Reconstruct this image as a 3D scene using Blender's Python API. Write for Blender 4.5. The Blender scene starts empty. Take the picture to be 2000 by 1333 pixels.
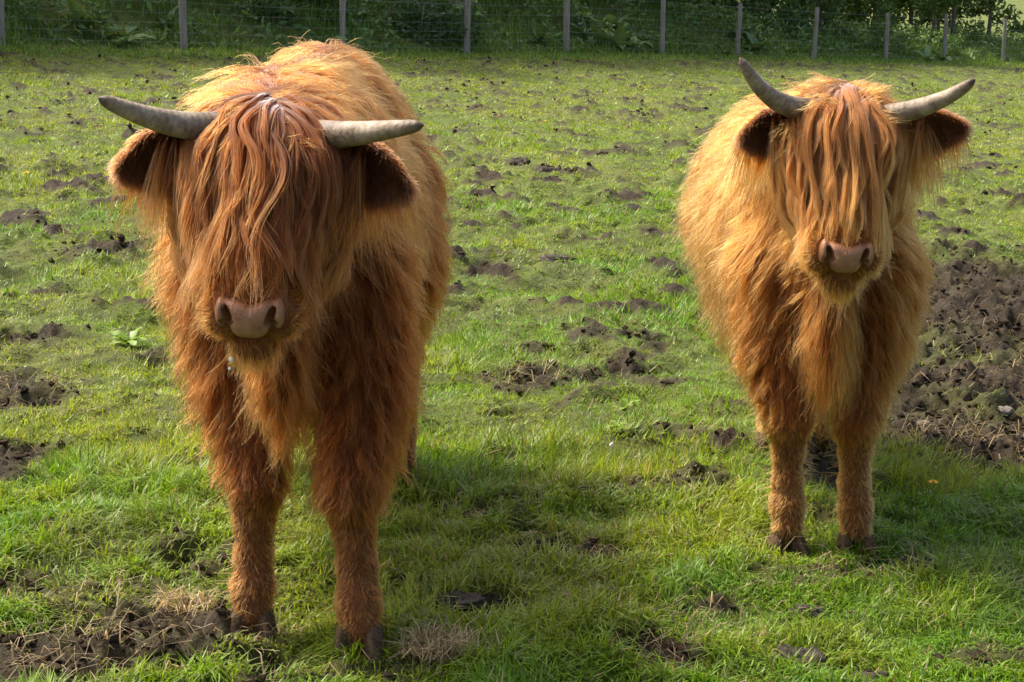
import bpy, math, random
import numpy as np
from mathutils import Vector, Matrix, kdtree

SC = bpy.context.scene
COL = SC.collection
R = math.radians

# ------------------------------------------------------------------ camera
cam_d = bpy.data.cameras.new('camera')
cam = bpy.data.objects.new('camera', cam_d); COL.objects.link(cam)
cam_d.sensor_width = 36.0
cam_d.lens = 63.0
cam_d.clip_start = 0.05
cam_d.clip_end = 3000
_p, _r = R(11.72), R(1.0)
_w = Vector((0, math.cos(_p), -math.sin(_p)))
_u0 = Vector((1, 0, 0)).cross(_w)
_up = _u0*math.cos(_r) - Vector((1, 0, 0))*math.sin(_r)
_rt = Vector((1, 0, 0))*math.cos(_r) + _u0*math.sin(_r)
cam.matrix_world = Matrix(((_rt.x, _up.x, -_w.x, 0), (_rt.y, _up.y, -_w.y, 0),
                           (_rt.z, _up.z, -_w.z, 1.3), (0, 0, 0, 1)))
SC.camera = cam

# ------------------------------------------------------------------ sky and sun
SUN_EL = R(54)
SUN_AZ = Vector((-0.86, 0.51))            # horizontal direction towards the sun
world = bpy.data.worlds.new('World'); SC.world = world
world.use_nodes = True
nt = world.node_tree; nt.nodes.clear()
sky = nt.nodes.new('ShaderNodeTexSky'); sky.sky_type = 'NISHITA'
sky.sun_disc = False
sky.sun_elevation = SUN_EL
sky.sun_rotation = math.atan2(SUN_AZ.x, SUN_AZ.y)
sky.air_density = 0.7; sky.dust_density = 6.0; sky.ozone_density = 0.4
bg = nt.nodes.new('ShaderNodeBackground'); bg.inputs['Strength'].default_value = 0.15
wo = nt.nodes.new('ShaderNodeOutputWorld')
nt.links.new(sky.outputs[0], bg.inputs[0]); nt.links.new(bg.outputs[0], wo.inputs[0])

sun_d = bpy.data.lights.new('sun', 'SUN'); sun_d.energy = 2.5; sun_d.angle = R(7)
sun_d.color = (1.0, 0.93, 0.80)
sun = bpy.data.objects.new('sun', sun_d); COL.objects.link(sun)
_sd = Vector((SUN_AZ.x*math.cos(SUN_EL), SUN_AZ.y*math.cos(SUN_EL), math.sin(SUN_EL)))
sun.rotation_euler = _sd.to_track_quat('Z', 'Y').to_euler()

SC.view_settings.view_transform = 'Standard'
SC.view_settings.look = 'None'
SC.view_settings.exposure = 1.3
SC.view_settings.gamma = 1.0
SC.view_settings.use_curve_mapping = False
SC.render.engine = 'CYCLES'
SC.cycles.use_denoising = True
SC.cycles.max_bounces = 7
SC.cycles.diffuse_bounces = 3
SC.cycles.glossy_bounces = 4
SC.cycles.transmission_bounces = 6
SC.cycles.transparent_max_bounces = 6
SC.cycles.sample_clamp_indirect = 6.0
try:
    SC.cycles_curves.shape = 'RIBBONS'
    SC.cycles_curves.subdivisions = 2
except Exception:
    pass

# ------------------------------------------------------------------ helpers
rng = np.random.default_rng(7)
f32 = np.float32

def tag(o, label=None, cat=None, group=None, kind=None):
    if label: o['label'] = label
    if cat: o['category'] = cat
    if group: o['group'] = group
    if kind: o['kind'] = kind
    return o

def empty(name, loc=(0, 0, 0), parent=None):
    o = bpy.data.objects.new(name, None); COL.objects.link(o)
    o.empty_display_size = 0.1
    o.location = loc; o.parent = parent
    return o

def link(name, data, parent=None, loc=(0, 0, 0)):
    o = bpy.data.objects.new(name, data); COL.objects.link(o)
    o.parent = parent; o.location = loc
    return o

def mesh_np(name, V, quads=None, tris=None, mat=None, smooth=True, attrs=None):
    me = bpy.data.meshes.new(name)
    V = np.asarray(V, f32).reshape(-1, 3)
    lt, ls, n0 = [], [], 0
    loops = []
    if quads is not None and len(quads):
        q = np.asarray(quads, np.int32).reshape(-1, 4)
        loops.append(q.ravel()); ls.append(np.arange(len(q))*4); lt.append(np.full(len(q), 4)); n0 = q.size
    if tris is not None and len(tris):
        t = np.asarray(tris, np.int32).reshape(-1, 3)
        loops.append(t.ravel()); ls.append(n0+np.arange(len(t))*3); lt.append(np.full(len(t), 3))
    loops = np.concatenate(loops); ls = np.concatenate(ls); lt = np.concatenate(lt)
    me.vertices.add(len(V)); me.vertices.foreach_set('co', V.ravel())
    me.loops.add(len(loops)); me.loops.foreach_set('vertex_index', loops.astype(np.int32))
    me.polygons.add(len(ls)); me.polygons.foreach_set('loop_start', ls.astype(np.int32))
    me.polygons.foreach_set('loop_total', lt.astype(np.int32))
    me.polygons.foreach_set('use_smooth', np.full(len(ls), smooth))
    for k, a in (attrs or {}).items():
        a = np.asarray(a, f32)
        if a.ndim == 1:
            at = me.attributes.new(k, 'FLOAT', 'POINT'); at.data.foreach_set('value', a)
        else:
            at = me.attributes.new(k, 'FLOAT_COLOR', 'POINT')
            at.data.foreach_set('color', np.concatenate([a, np.ones((len(a), 1), f32)], 1).ravel())
    me.update(calc_edges=True); me.validate()
    if mat: me.materials.append(mat)
    return me

class MB:
    """collects tubes, strips and quads into one mesh"""
    def __init__(s): s.v, s.q, s.t, s.n = [], [], [], 0
    def add(s, V, Q=(), T=()):
        V = np.asarray(V, float).reshape(-1, 3)
        s.v.append(V)
        if len(Q): s.q.append(np.asarray(Q)+s.n)
        if len(T): s.t.append(np.asarray(T)+s.n)
        s.n += len(V)
    def tube(s, P, rad, k=8, cap=True):
        P = np.asarray(P, float); m = len(P)
        rad = np.broadcast_to(np.asarray(rad, float), (m,))
        T = np.gradient(P, axis=0); T /= np.linalg.norm(T, axis=1, keepdims=True)+1e-9
        a = np.array([0, 0, 1.]) if abs(T[0, 2]) < .9 else np.array([1., 0, 0])
        V = []
        for i in range(m):
            e1 = np.cross(T[i], a); e1 /= np.linalg.norm(e1); e2 = np.cross(T[i], e1)
            a = np.cross(e1, T[i])
            th = np.arange(k)/k*2*np.pi
            V.append(P[i]+rad[i]*(np.cos(th)[:, None]*e1+np.sin(th)[:, None]*e2))
        V = np.concatenate(V); Q = []
        for i in range(m-1):
            for j in range(k):
                Q.append((i*k+j, i*k+(j+1) % k, (i+1)*k+(j+1) % k, (i+1)*k+j))
        T3 = []
        if cap:
            V = np.concatenate([V, P[:1], P[-1:]]); c0, c1 = m*k, m*k+1
            for j in range(k):
                T3.append((c0, (j+1) % k, j)); T3.append((c1, (m-1)*k+j, (m-1)*k+(j+1) % k))
        s.add(V, Q, T3)
    def mesh(s, name, mat, smooth=True, attrs=None):
        return mesh_np(name, np.concatenate(s.v), np.concatenate(s.q) if s.q else None,
                       np.concatenate(s.t) if s.t else None, mat, smooth, attrs)

def _h(ix, iy, iz, seed):
    n = (ix.astype(np.int64)*374761393 + iy.astype(np.int64)*668265263 + iz.astype(np.int64)*2147483647 + seed*974634721) & 0xffffffff
    n = ((n ^ (n >> 13))*1274126177) & 0xffffffff
    n = (n ^ (n >> 16))*2246822519 & 0xffffffff
    return ((n ^ (n >> 15)) & 0xffffff)/float(0xffffff)

def noise2(x, y, seed=0):
    ix, iy = np.floor(x), np.floor(y); fx, fy = x-ix, y-iy
    fx = fx*fx*(3-2*fx); fy = fy*fy*(3-2*fy)
    ix = ix.astype(np.int64); iy = iy.astype(np.int64); z = np.zeros_like(ix)
    a, b = _h(ix, iy, z, seed), _h(ix+1, iy, z, seed)
    c, d = _h(ix, iy+1, z, seed), _h(ix+1, iy+1, z, seed)
    return (a*(1-fx)+b*fx)*(1-fy)+(c*(1-fx)+d*fx)*fy

def fbm2(x, y, seed=0, o=4):
    s = 0; a = .5; t = 0
    for i in range(o):
        s = s+a*noise2(x*2**i+17.3*i, y*2**i-9.1*i, seed+i); t += a; a *= .5
    return s/t

def noise3(p, seed=0):
    i = np.floor(p); f = p-i; f = f*f*(3-2*f); i = i.astype(np.int64)
    r = 0
    for dx in (0, 1):
        for dy in (0, 1):
            for dz in (0, 1):
                w = (f[:, 0] if dx else 1-f[:, 0])*(f[:, 1] if dy else 1-f[:, 1])*(f[:, 2] if dz else 1-f[:, 2])
                r = r+w*_h(i[:, 0]+dx, i[:, 1]+dy, i[:, 2]+dz, seed)
    return r

def sst(a, b, x):
    t = np.clip((x-a)/(b-a), 0, 1); return t*t*(3-2*t)

def norm(v): return v/(np.linalg.norm(v, axis=-1, keepdims=True)+1e-9)

# ------------------------------------------------------------------ materials
def new_mat(name):
    m = bpy.data.materials.new(name); m.use_nodes = True
    m.node_tree.nodes.clear()
    return m, m.node_tree.nodes, m.node_tree.links

def out(N, L, sh):
    o = N.new('ShaderNodeOutputMaterial'); L.new(sh, o.inputs['Surface']); return o

def nz(N, L, scale, detail=4, rough=.6, vec=None):
    n = N.new('ShaderNodeTexNoise'); n.inputs['Scale'].default_value = scale
    n.inputs['Detail'].default_value = detail; n.inputs['Roughness'].default_value = rough
    if vec is not None: L.new(vec, n.inputs['Vector'])
    return n.outputs['Fac']

def ramp(N, L, fac, stops):
    r = N.new('ShaderNodeValToRGB')
    el = r.color_ramp.elements
    while len(el) < len(stops): el.new(.5)
    for e, (p, c) in zip(el, stops): e.position = p; e.color = (*c, 1)
    L.new(fac, r.inputs[0]); return r.outputs[0]

def mixc(N, L, fac, a, b, mode='MIX'):
    m = N.new('ShaderNodeMix'); m.data_type = 'RGBA'; m.blend_type = mode
    for s, v in ((0, fac), (6, a), (7, b)):
        if isinstance(v, (int, float)): m.inputs[s].default_value = v
        elif isinstance(v, tuple): m.inputs[s].default_value = (*v, 1)
        else: L.new(v, m.inputs[s])
    return m.outputs[2]

def attr(N, name):
    a = N.new('ShaderNodeAttribute'); a.attribute_name = name; return a

def simple_mat(name, stops, scale=20, rough=.8, bump=.3, bscale=60, spec=.3, coords='Object', stretch=None):
    m, N, L = new_mat(name)
    tc = N.new('ShaderNodeTexCoord'); v = tc.outputs[coords]
    if stretch:
        mp = N.new('ShaderNodeMapping'); mp.inputs['Scale'].default_value = stretch
        L.new(v, mp.inputs['Vector']); v = mp.outputs[0]
    c = ramp(N, L, nz(N, L, scale, 5, .65, v), stops)
    b = N.new('ShaderNodeBsdfPrincipled'); L.new(c, b.inputs['Base Color'])
    b.inputs['Roughness'].default_value = rough; b.inputs['Specular IOR Level'].default_value = spec
    if bump:
        bp = N.new('ShaderNodeBump'); bp.inputs['Strength'].default_value = bump; bp.inputs['Distance'].default_value = .01
        L.new(nz(N, L, bscale, 5, .7, v), bp.inputs['Height']); L.new(bp.outputs[0], b.inputs['Normal'])
    out(N, L, b.outputs[0]); return m

def leaf_mat(name, use_attr=True, col=(.08, .15, .03), trans=.35, rough=.5, scale=8):
    m, N, L = new_mat(name)
    if use_attr: c = attr(N, 'tint').outputs['Color']
    else:
        oi = N.new('ShaderNodeObjectInfo'); tc = N.new('ShaderNodeTexCoord')
        c0 = ramp(N, L, nz(N, L, scale, 3, .6, tc.outputs['Object']),
                  [(.25, tuple(x*.65 for x in col)), (.75, tuple(x*1.35 for x in col))])
        c = mixc(N, L, oi.outputs['Random'], c0, mixc(N, L, .35, c0, (.16, .2, .05)))
    d = N.new('ShaderNodeBsdfPrincipled'); L.new(c, d.inputs['Base Color'])
    d.inputs['Roughness'].default_value = rough; d.inputs['Specular IOR Level'].default_value = .35
    t = N.new('ShaderNodeBsdfTranslucent')
    L.new(mixc(N, L, 1.0, c, (1.35, 1.2, .55), 'MULTIPLY'), t.inputs['Color'])
    mx = N.new('ShaderNodeMixShader'); mx.inputs[0].default_value = trans
    L.new(d.outputs[0], mx.inputs[1]); L.new(t.outputs[0], mx.inputs[2])
    out(N, L, mx.outputs[0]); return m

M_grass = leaf_mat('grass_blades', True, trans=.4, rough=.45)
M_foliage = leaf_mat('tree_foliage', True, trans=.3, rough=.5)
M_dock = leaf_mat('dock_leaf', False, (.12, .21, .075), trans=.25, rough=.45)
M_weed = leaf_mat('weed_leaf', False, (.15, .25, .025), trans=.35, rough=.45, scale=20)
M_nettle = leaf_mat('nettle_leaf', True, trans=.3, rough=.55)
M_straw = leaf_mat('dead_grass', True, trans=.25, rough=.7)
M_bark = simple_mat('bark', [(.3, (.09, .075, .055)), (.7, (.24, .21, .16))], 12, .9, .8, 30, stretch=(1, 1, .25))
M_post = simple_mat('weathered_wood', [(.25, (.16, .14, .11)), (.6, (.33, .29, .23)), (.85, (.42, .38, .31))], 9, .9, .6, 40, stretch=(3, 3, .3))
M_wire = simple_mat('galvanised_wire', [(.3, (.25, .26, .26)), (.7, (.42, .43, .43))], 30, .45, 0, spec=.5)
M_wire.node_tree.nodes['Principled BSDF'].inputs['Metallic'].default_value = .6
M_horn = None

def ground_mat():
    m, N, L = new_mat('field_ground')
    tc = N.new('ShaderNodeTexCoord'); v = tc.outputs['Object']
    soil_f = attr(N, 'soil').outputs['Fac']
    n1 = nz(N, L, 38, 6, .7, v); n2 = nz(N, L, 5.5, 5, .65, v); n3 = nz(N, L, 1.1, 4, .6, v)
    soil = ramp(N, L, n1, [(.3, (.008, .0055, .0026)), (.5, (.028, .019, .009)), (.76, (.11, .078, .039))])
    soil = mixc(N, L, .45, soil, ramp(N, L, n2, [(.3, (.011, .0075, .0035)), (.7, (.060, .042, .020))]))
    turf = ramp(N, L, n2, [(.3, (.014, .014, .005)), (.5, (.050, .062, .009)), (.7, (.13, .155, .018))])
    turf = mixc(N, L, .4, turf, ramp(N, L, n1, [(.35, (.010, .010, .004)), (.65, (.15, .19, .022))]))
    turf = mixc(N, L, .35, turf, ramp(N, L, n3, [(.3, (.08, .14, .012)), (.7, (.19, .20, .05))]))
    c = mixc(N, L, soil_f, turf, soil)
    b = N.new('ShaderNodeBsdfPrincipled'); L.new(c, b.inputs['Base Color'])
    b.inputs['Roughness'].default_value = .85; b.inputs['Specular IOR Level'].default_value = .25
    bp = N.new('ShaderNodeBump'); bp.inputs['Strength'].default_value = .9; bp.inputs['Distance'].default_value = .02
    ad = N.new('ShaderNodeMath'); ad.operation = 'MULTIPLY_ADD'
    L.new(nz(N, L, 90, 5, .7, v), ad.inputs[0]); ad.inputs[1].default_value = .5; L.new(n1, ad.inputs[2])
    L.new(ad.outputs[0], bp.inputs['Height']); L.new(bp.outputs[0], b.inputs['Normal'])
    out(N, L, b.outputs[0]); return m
M_ground = ground_mat()

# ------------------------------------------------------------------ terrain
FO = np.array([-7.64, 27.0]); FE = np.array([.6595, .7517]); FN = np.array([-.7517, .6595]); FS = 3.32

def fence_tp(x, y):
    dx, dy = x-FO[0], y-FO[1]
    return dx*FE[0]+dy*FE[1], dx*FN[0]+dy*FN[1]

def base_h(x, y):
    z = -.05*np.clip(x+7, -12, 24)*sst(6, 27, y)
    z = z + .035*(fbm2(x*.35, y*.35, 3, 3)-.5)*sst(4, 9, y)*2
    z = z + .07*(fbm2(x*.13+5, y*.13, 5, 2)-.5)*sst(8, 16, y)*2
    t, p = fence_tp(x, y)
    hb = 1.55-1.25*sst(17, 31, t)
    z = z + hb*sst(-.1, 4.6, p) + .25*(fbm2(x*.6, y*.6, 8, 3)-.4)*sst(.3, 2.5, p)
    far = np.clip(y-75, 0, None)
    z = z + np.minimum(far*.032, 14+far*.004)
    return z

# bare earth: centre x, centre y, half-width x, half-width y, strength
MUD = [(2.15, 6.9, .75, 1.75, 1.25), (1.60, 5.35, .55, .75, 1.2), (1.40, 5.9, .30, .7, 1.0), (2.7, 5.6, .9, 1.3, 1.3), (1.25, 5.0, .18, .22, .8),
       (-1.62, 5.42, .30, .28, 1.15), (-1.75, 6.15, .25, .2, .8), (-.95, 3.24, .52, .24, 1.25), (-.62, 3.16, .16, .12, 1.0), (-.80, 3.42, .12, .06, .7),
       (.05, 5.68, .17, .17, .95), (.28, 5.75, .16, .10, .6), (.50, 6.30, .14, .13, .95), (-.18, 6.9, .12, .12, .7), (-.1, 7.85, .12, .2, .9),
       (.14, 3.88, .13, .09, .9), (.28, 3.27, .10, .08, 1.0), (.08, 3.55, .08, .06, .5), (.55, 3.27, .07, .05, 1.0), (.61, 3.53, .06, .05, .9),
       (.90, 3.80, .13, .07, 1.0), (.77, 3.80, .06, .04, .8), (-1.32, 4.62, .14, .18, 1.0), (-1.33, 4.42, .10, .1, .9), (-.10, 3.56, .07, .07, 1.0),
       (-.055, 4.2, .10, .05, .8), (-.18, 4.32, .07, .05, .9), (.85, 4.60, .14, .2, 1.0), (.69, 3.19, .06, .04, 1.0), (.37, 5.9, .05, .06, 1.0),
       (-1.0, 3.9, .06, .04, .6), (-.72, 3.9, .07, .06, .6), (.03, 12.75, .1, .16, 1.0), (.25, 12.4, .16, .22, 1.0), (.02, 6.05, .09, .12, .6),
       (.46, 4.05, .1, .05, .5), (-1.95, 8.2, .25, .3, .8), (-1.9, 7.2, .15, .12, .8), (.62, 4.9, .06, .07, .9), (.40, 3.55, .14, .07, .45)]

def worley(x, y, cell, seed, prob, rmin, rmax):
    gx, gy = np.floor(x/cell).astype(np.int64), np.floor(y/cell).astype(np.int64)
    best = np.full(x.shape, 9.0)
    for dx in (-1, 0, 1):
        for dy in (-1, 0, 1):
            ix, iy = gx+dx, gy+dy; z = np.zeros_like(ix)
            px = (ix+_h(ix, iy, z, seed))*cell; py = (iy+_h(ix, iy, z, seed+1))*cell
            on = _h(ix, iy, z, seed+2) < prob
            rr = rmin+(rmax-rmin)*_h(ix, iy, z, seed+3)
            an = _h(ix, iy, z, seed+4)*3.14
            ex, ey = x-px, y-py
            a_, b_ = ex*np.cos(an)+ey*np.sin(an), (-ex*np.sin(an)+ey*np.cos(an))*1.5
            d = np.sqrt(a_*a_+b_*b_)/rr
            best = np.minimum(best, np.where(on, d, 9))
    return best

def mud_mask(x, y):
    m = np.full(x.shape, -1.0)
    jx = x+.10*(fbm2(x*5, y*5, 21, 3)-.5)*2; jy = y+.14*(fbm2(x*5+40, y*5, 22, 3)-.5)*2
    for cx, cy, rx, ry, s in MUD:
        d = np.sqrt(((jx-cx)/rx)**2+((jy-cy)/ry)**2)
        m = np.maximum(m, s*(1.25-d))
    return np.clip(m*1.6, 0, 1)

def pocks(x, y):
    wx = x+.03*(fbm2(x*14, y*14, 31, 2)-.5)*2; wy = y+.03*(fbm2(x*14, y*14+9, 32, 2)-.5)*2
    a = worley(wx, wy, .30, 51, .42, .045, .085)
    b = worley(wx, wy, .60, 61, .38, .06, .13)
    return np.minimum(a, b)

def poach(x, y):
    wx = x+.05*(noise2(x*9, y*9, 33)-.5)*2; wy = y+.05*(noise2(x*9, y*9, 34)-.5)*2
    return fbm2(wx*4.3, wy*4.3, 35, 4)

def surf(x, y):
    """ground height and how bare the earth is"""
    z = base_h(x, y)
    t, p = fence_tp(x, y)
    infield = 1-sst(-1.6, -.4, p)
    mud = mud_mask(x, y)
    pk = pocks(x, y)*(1+.35*(1-sst(.38, .62, fbm2(x*.55, y*.55, 71, 3))))
    hole = (1-sst(.25, 1.0, pk))*infield
    rim = np.exp(-((pk-1.25)/.35)**2)*infield
    pn = poach(x, y); ff = infield*(.42+.58*sst(4.3, 7.5, y))
    z = z-.045*hole+.016*rim+ff*.13*(pn-.5)+ff*.022*(fbm2(x*15, y*15, 37, 2)-.5)*2
    z = z+infield*.034*(fbm2(x*5.5, y*5.5, 81, 3)-.5)*2*(.55+1.0*sst(5, 14, y))
    wx_, wy_ = x+.05*(fbm2(x*8, y*8, 191, 3)-.5)*2, y+.05*(fbm2(x*8+7, y*8, 192, 3)-.5)*2
    lump = np.abs(fbm2(wx_*7, wy_*7, 91, 5)-.5)*2
    hp_ = worley(wx_, wy_, .19, 201, .7, .05, .085)
    dent = (1-sst(.3, 1.0, hp_))
    z = z+mud*(.050*(fbm2(wx_*4, wy_*4, 92, 4)-.5)*2+.06*(.35-lump)+.034*(fbm2(wx_*21, wy_*21, 93, 4)-.5)*2-.040*dent-.015)
    bare = np.clip(np.maximum(mud*(.45+1.1*fbm2(x*5, y*5, 95, 4)), np.maximum(hole*1.0, sst(.645, .70, pn)*np.sqrt(ff))), 0, 1)
    z = z+bare*infield*.030*(fbm2(x*27, y*27, 38, 3)-.5)*2
    thin = sst(.50, .66, fbm2(x*3.1, y*3.1, 97, 4))*.30*infield
    return z, np.clip(np.maximum(bare, thin), 0, 1)

def gz(x, y):
    return float(surf(np.array([float(x)]), np.array([float(y)]))[0][0])

def build_field():
    u = np.concatenate([-np.geomspace(12, .63, 26), np.linspace(-.60, -.405, 40), np.linspace(-.40, .40, 420), np.linspace(.405, .60, 40), np.geomspace(.63, 12, 26)])
    Y = np.concatenate([np.linspace(-25, 2.3, 16), np.exp(np.linspace(math.log(2.5), math.log(12), 470)),
                        np.exp(np.linspace(math.log(12.06), math.log(75), 190)), np.geomspace(78, 1400, 30)])
    U, YY = np.meshgrid(u, Y)
    X = U*np.maximum(YY, 2.5)
    z, bare = surf(X.ravel(), YY.ravel())
    n, m = X.shape
    idx = np.arange(n*m).reshape(n, m)
    q = np.stack([idx[:-1, :-1], idx[:-1, 1:], idx[1:, 1:], idx[1:, :-1]], -1).reshape(-1, 4)
    V = np.stack([X.ravel(), YY.ravel(), z], 1)
    me = mesh_np('field', V, q, None, M_ground, True, {'soil': bare})
    o = link('field', me); o['kind'] = 'structure'
    o['label'] = 'grazed green field with muddy hoof-trodden patches and a bank behind the fence'
    return o
build_field()

# ------------------------------------------------------------------ grass
def blades(name, x, y, z, h, w, ang, lean, col, mat, far=1e9):
    o = np.argsort(y > far, kind='stable'); x, y, z, h, w, ang, lean, col = [q[o] for q in (x, y, z, h, w, ang, lean, col)]
    nn = int((y <= far).sum()); n = len(x)
    d = np.stack([np.cos(ang), np.sin(ang), np.zeros(n)], 1)
    tw = ang+np.pi/2+rng.normal(0, .5, n)
    s = np.stack([np.cos(tw), np.sin(tw), np.zeros(n)], 1)
    B = np.stack([x, y, z], 1)
    lean = lean[:, None]; h = h[:, None]; w = w[:, None]
    up = np.array([0, 0, 1.])
    mid = B+h*(.55*np.sqrt(np.clip(1-.25*lean**2, .1, 1))*up+.30*lean*d)
    tip = B+h*(np.clip(1-.42*lean**2, .05, 1)*up+.95*lean*d)
    V = np.stack([B-s*w*.5, B+s*w*.5, mid+s*w*.42, mid-s*w*.42, tip], 1)[:nn].reshape(-1, 3)
    i = np.arange(nn)*5
    Q = np.stack([i, i+1, i+2, i+3], 1); T = np.stack([i+3, i+2, i+4], 1)
    C = np.repeat(col[:nn], 5, 0)
    if nn < n:
        V2 = np.stack([B-s*w*.6, B+s*w*.6, tip], 1)[nn:].reshape(-1, 3)
        T = np.concatenate([T, len(V)+np.arange((n-nn)*3).reshape(-1, 3)])
        V = np.concatenate([V, V2]); C = np.concatenate([C, np.repeat(col[nn:], 3, 0)])
    me = mesh_np(name, V, Q, T, mat, False, {'tint': C})
    return link(name, me)

def grass_colour(x, y, n):
    a = fbm2(x*.8, y*.8, 111, 3); b = fbm2(x*3.3, y*3.3, 112, 3)
    base = np.array([.150, .265, .013]); lush = np.array([.100, .245, .010]); yel = np.array([.280, .340, .022])
    k = sst(.35, .65, a*.55+b*.45)[:, None]
    c = lush*(1-k)+yel*k
    c = c*.6+base*.4
    c = c*(.45+1.0*rng.random((n, 1)))
    far = sst(6, 20, y)[:, None]
    c = c*(1-far*.35)+np.array([.29, .34, .026])*far*.35*(.75+.5*rng.random((n, 1)))
    dead = rng.random(n) < (.035+.05*k[:, 0])
    c[dead] = np.array([.36, .30, .15])*(.6+.6*rng.random((dead.sum(), 1)))
    return c

def field_grass():
    yy = np.linspace(2.75, 58, 900)
    pdf = (3.2/yy)**1.95*(.64*yy+1.9); cdf = np.cumsum(pdf); cdf /= cdf[-1]
    n = 1120000
    y = np.interp(rng.random(n), cdf, yy)
    x = (rng.random(n)-.5)*(.64*y+1.9)
    # gather the blades into small tufts
    tx = np.round(x/.05+rng.normal(0, .3, n))*.05; ty = np.round(y/.05+rng.normal(0, .3, n))*.05
    g = (.25*(1-sst(7, 14, y)))
    jx = _h(np.round(tx*20).astype(np.int64), np.round(ty*20).astype(np.int64), np.zeros(n, np.int64), 5)-.5
    jy = _h(np.round(tx*20).astype(np.int64), np.round(ty*20).astype(np.int64), np.ones(n, np.int64), 5)-.5
    x = x*(1-g)+(tx+jx*.04)*g; y = y*(1-g)+(ty+jy*.04)*g
    z, bare = surf(x, y)
    t, p = fence_tp(x, y)
    keep = (rng.random(n) > np.clip(bare*1.35-.12, 0, .985)) & (p < .2)
    x, y, z, bare = x[keep], y[keep], z[keep], bare[keep]; n = len(x)
    hn = fbm2(x*1.7, y*1.7, 121, 3); hn2 = fbm2(x*6, y*6, 122, 2)
    h = (.020+.055*sst(.35, .7, hn)*sst(.2, .8, hn2)+.012*hn2)*(.6+.7*rng.random(n))*(1-.45*bare)
    lush = np.exp(-(((x+.75)/.45)**2+((y-4.0)/.5)**2))+np.exp(-(((x-.05)/.3)**2+((y-4.1)/.5)**2))+.8*np.exp(-(((x-.85)/.25)**2+((y-4.2)/.25)**2))
    h = h+.018*np.clip(lush, 0, 1)
    h = h*(1.1-.3*sst(4.2, 8, y))
    w = np.maximum(.0038, .00062*y)*(.7+.6*rng.random(n))
    ang = rng.random(n)*2*np.pi
    clump = fbm2(x*5, y*5, 131, 2)*12
    ang = np.where(rng.random(n) < .55, clump+rng.normal(0, .6, n), ang)
    lean = np.clip(.95+rng.normal(0, .38, n), .15, 1.5)
    c = grass_colour(x, y, n)
    c = c*(1-.5*bare[:, None])+np.array([.17, .15, .06])*.5*bare[:, None]
    o = blades('field_grass', x, y, z-.004, h, w, ang, lean, c, M_grass, 4.4)
    tag(o, 'short grazed green grass covering the whole field', 'grass', kind='stuff')
field_grass()

def bank_grass():
    n = 60000
    t = rng.uniform(-12, 46, n); p = rng.uniform(-1.7, 5.2, n)**1.0
    x = FO[0]+t*FE[0]+p*FN[0]; y = FO[1]+t*FE[1]+p*FN[1]
    z, _ = surf(x, y)
    dn = fbm2(x*.9, y*.9, 141, 3)
    keep = rng.random(n) < np.clip(dn*2.2-.35, .15, 1)
    x, y, z, t, p, dn = x[keep], y[keep], z[keep], t[keep], p[keep], dn[keep]; n = len(x)
    h = (.12+.34*sst(-.6, .7, p)*sst(.3, .7, dn))*(.5+.8*rng.random(n))
    w = (.010+.014*rng.random(n))
    c = np.array([.15, .27, .045])*(.55+.8*rng.random((n, 1)))
    yel = rng.random(n) < .22; c[yel] = np.array([.15, .2, .04])*(.6+.6*rng.random((yel.sum(), 1)))
    o = blades('bank_grass', x, y, z-.01, h, w, rng.random(n)*6.28, np.clip(.6+rng.normal(0, .35, n), .1, 1.4), c, M_grass)
    tag(o, 'long rough grass growing on the bank along the fence', 'grass', kind='stuff')
bank_grass()

def dead_grass():
    P = []
    def patch(n, cx, cy, rx, ry): 
        a = rng.normal(0, 1, (n, 2)); P.append(np.stack([cx+a[:, 0]*rx*.6, cy+a[:, 1]*ry*.6], 1))
    patch(650, -.92, 3.24, .55, .26); patch(170, -1.62, 5.42, .3, .3)
    patch(900, 1.9, 5.9, .9, 1.3); patch(300, 1.2, 4.95, .35, .12); patch(140, .17, 3.85, .2, .12); patch(130, .30, 3.35, .2, .12)
    patch(120, .9, 3.8, .16, .08); patch(100, .05, 5.7, .2, .2); patch(300, .1, 4.0, 1.2, 1.0); patch(60, .35, 3.55, .3, .15)
    P = np.concatenate(P); n = len(P); x, y = P[:, 0], P[:, 1]
    z, bare = surf(x, y)
    h = rng.uniform(.03, .10, n); w = rng.uniform(.0016, .0034, n)
    c = np.array([.30, .23, .12])*(.3+.95*rng.random((n, 1)))
    o = blades('dead_grass', x, y, z+.003, h, w, rng.random(n)*6.28, rng.uniform(1.05, 1.6, n), c, M_straw)
    tag(o, 'pale dead grass stalks strewn over the bare mud', 'dead grass', kind='stuff')
dead_grass()

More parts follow.
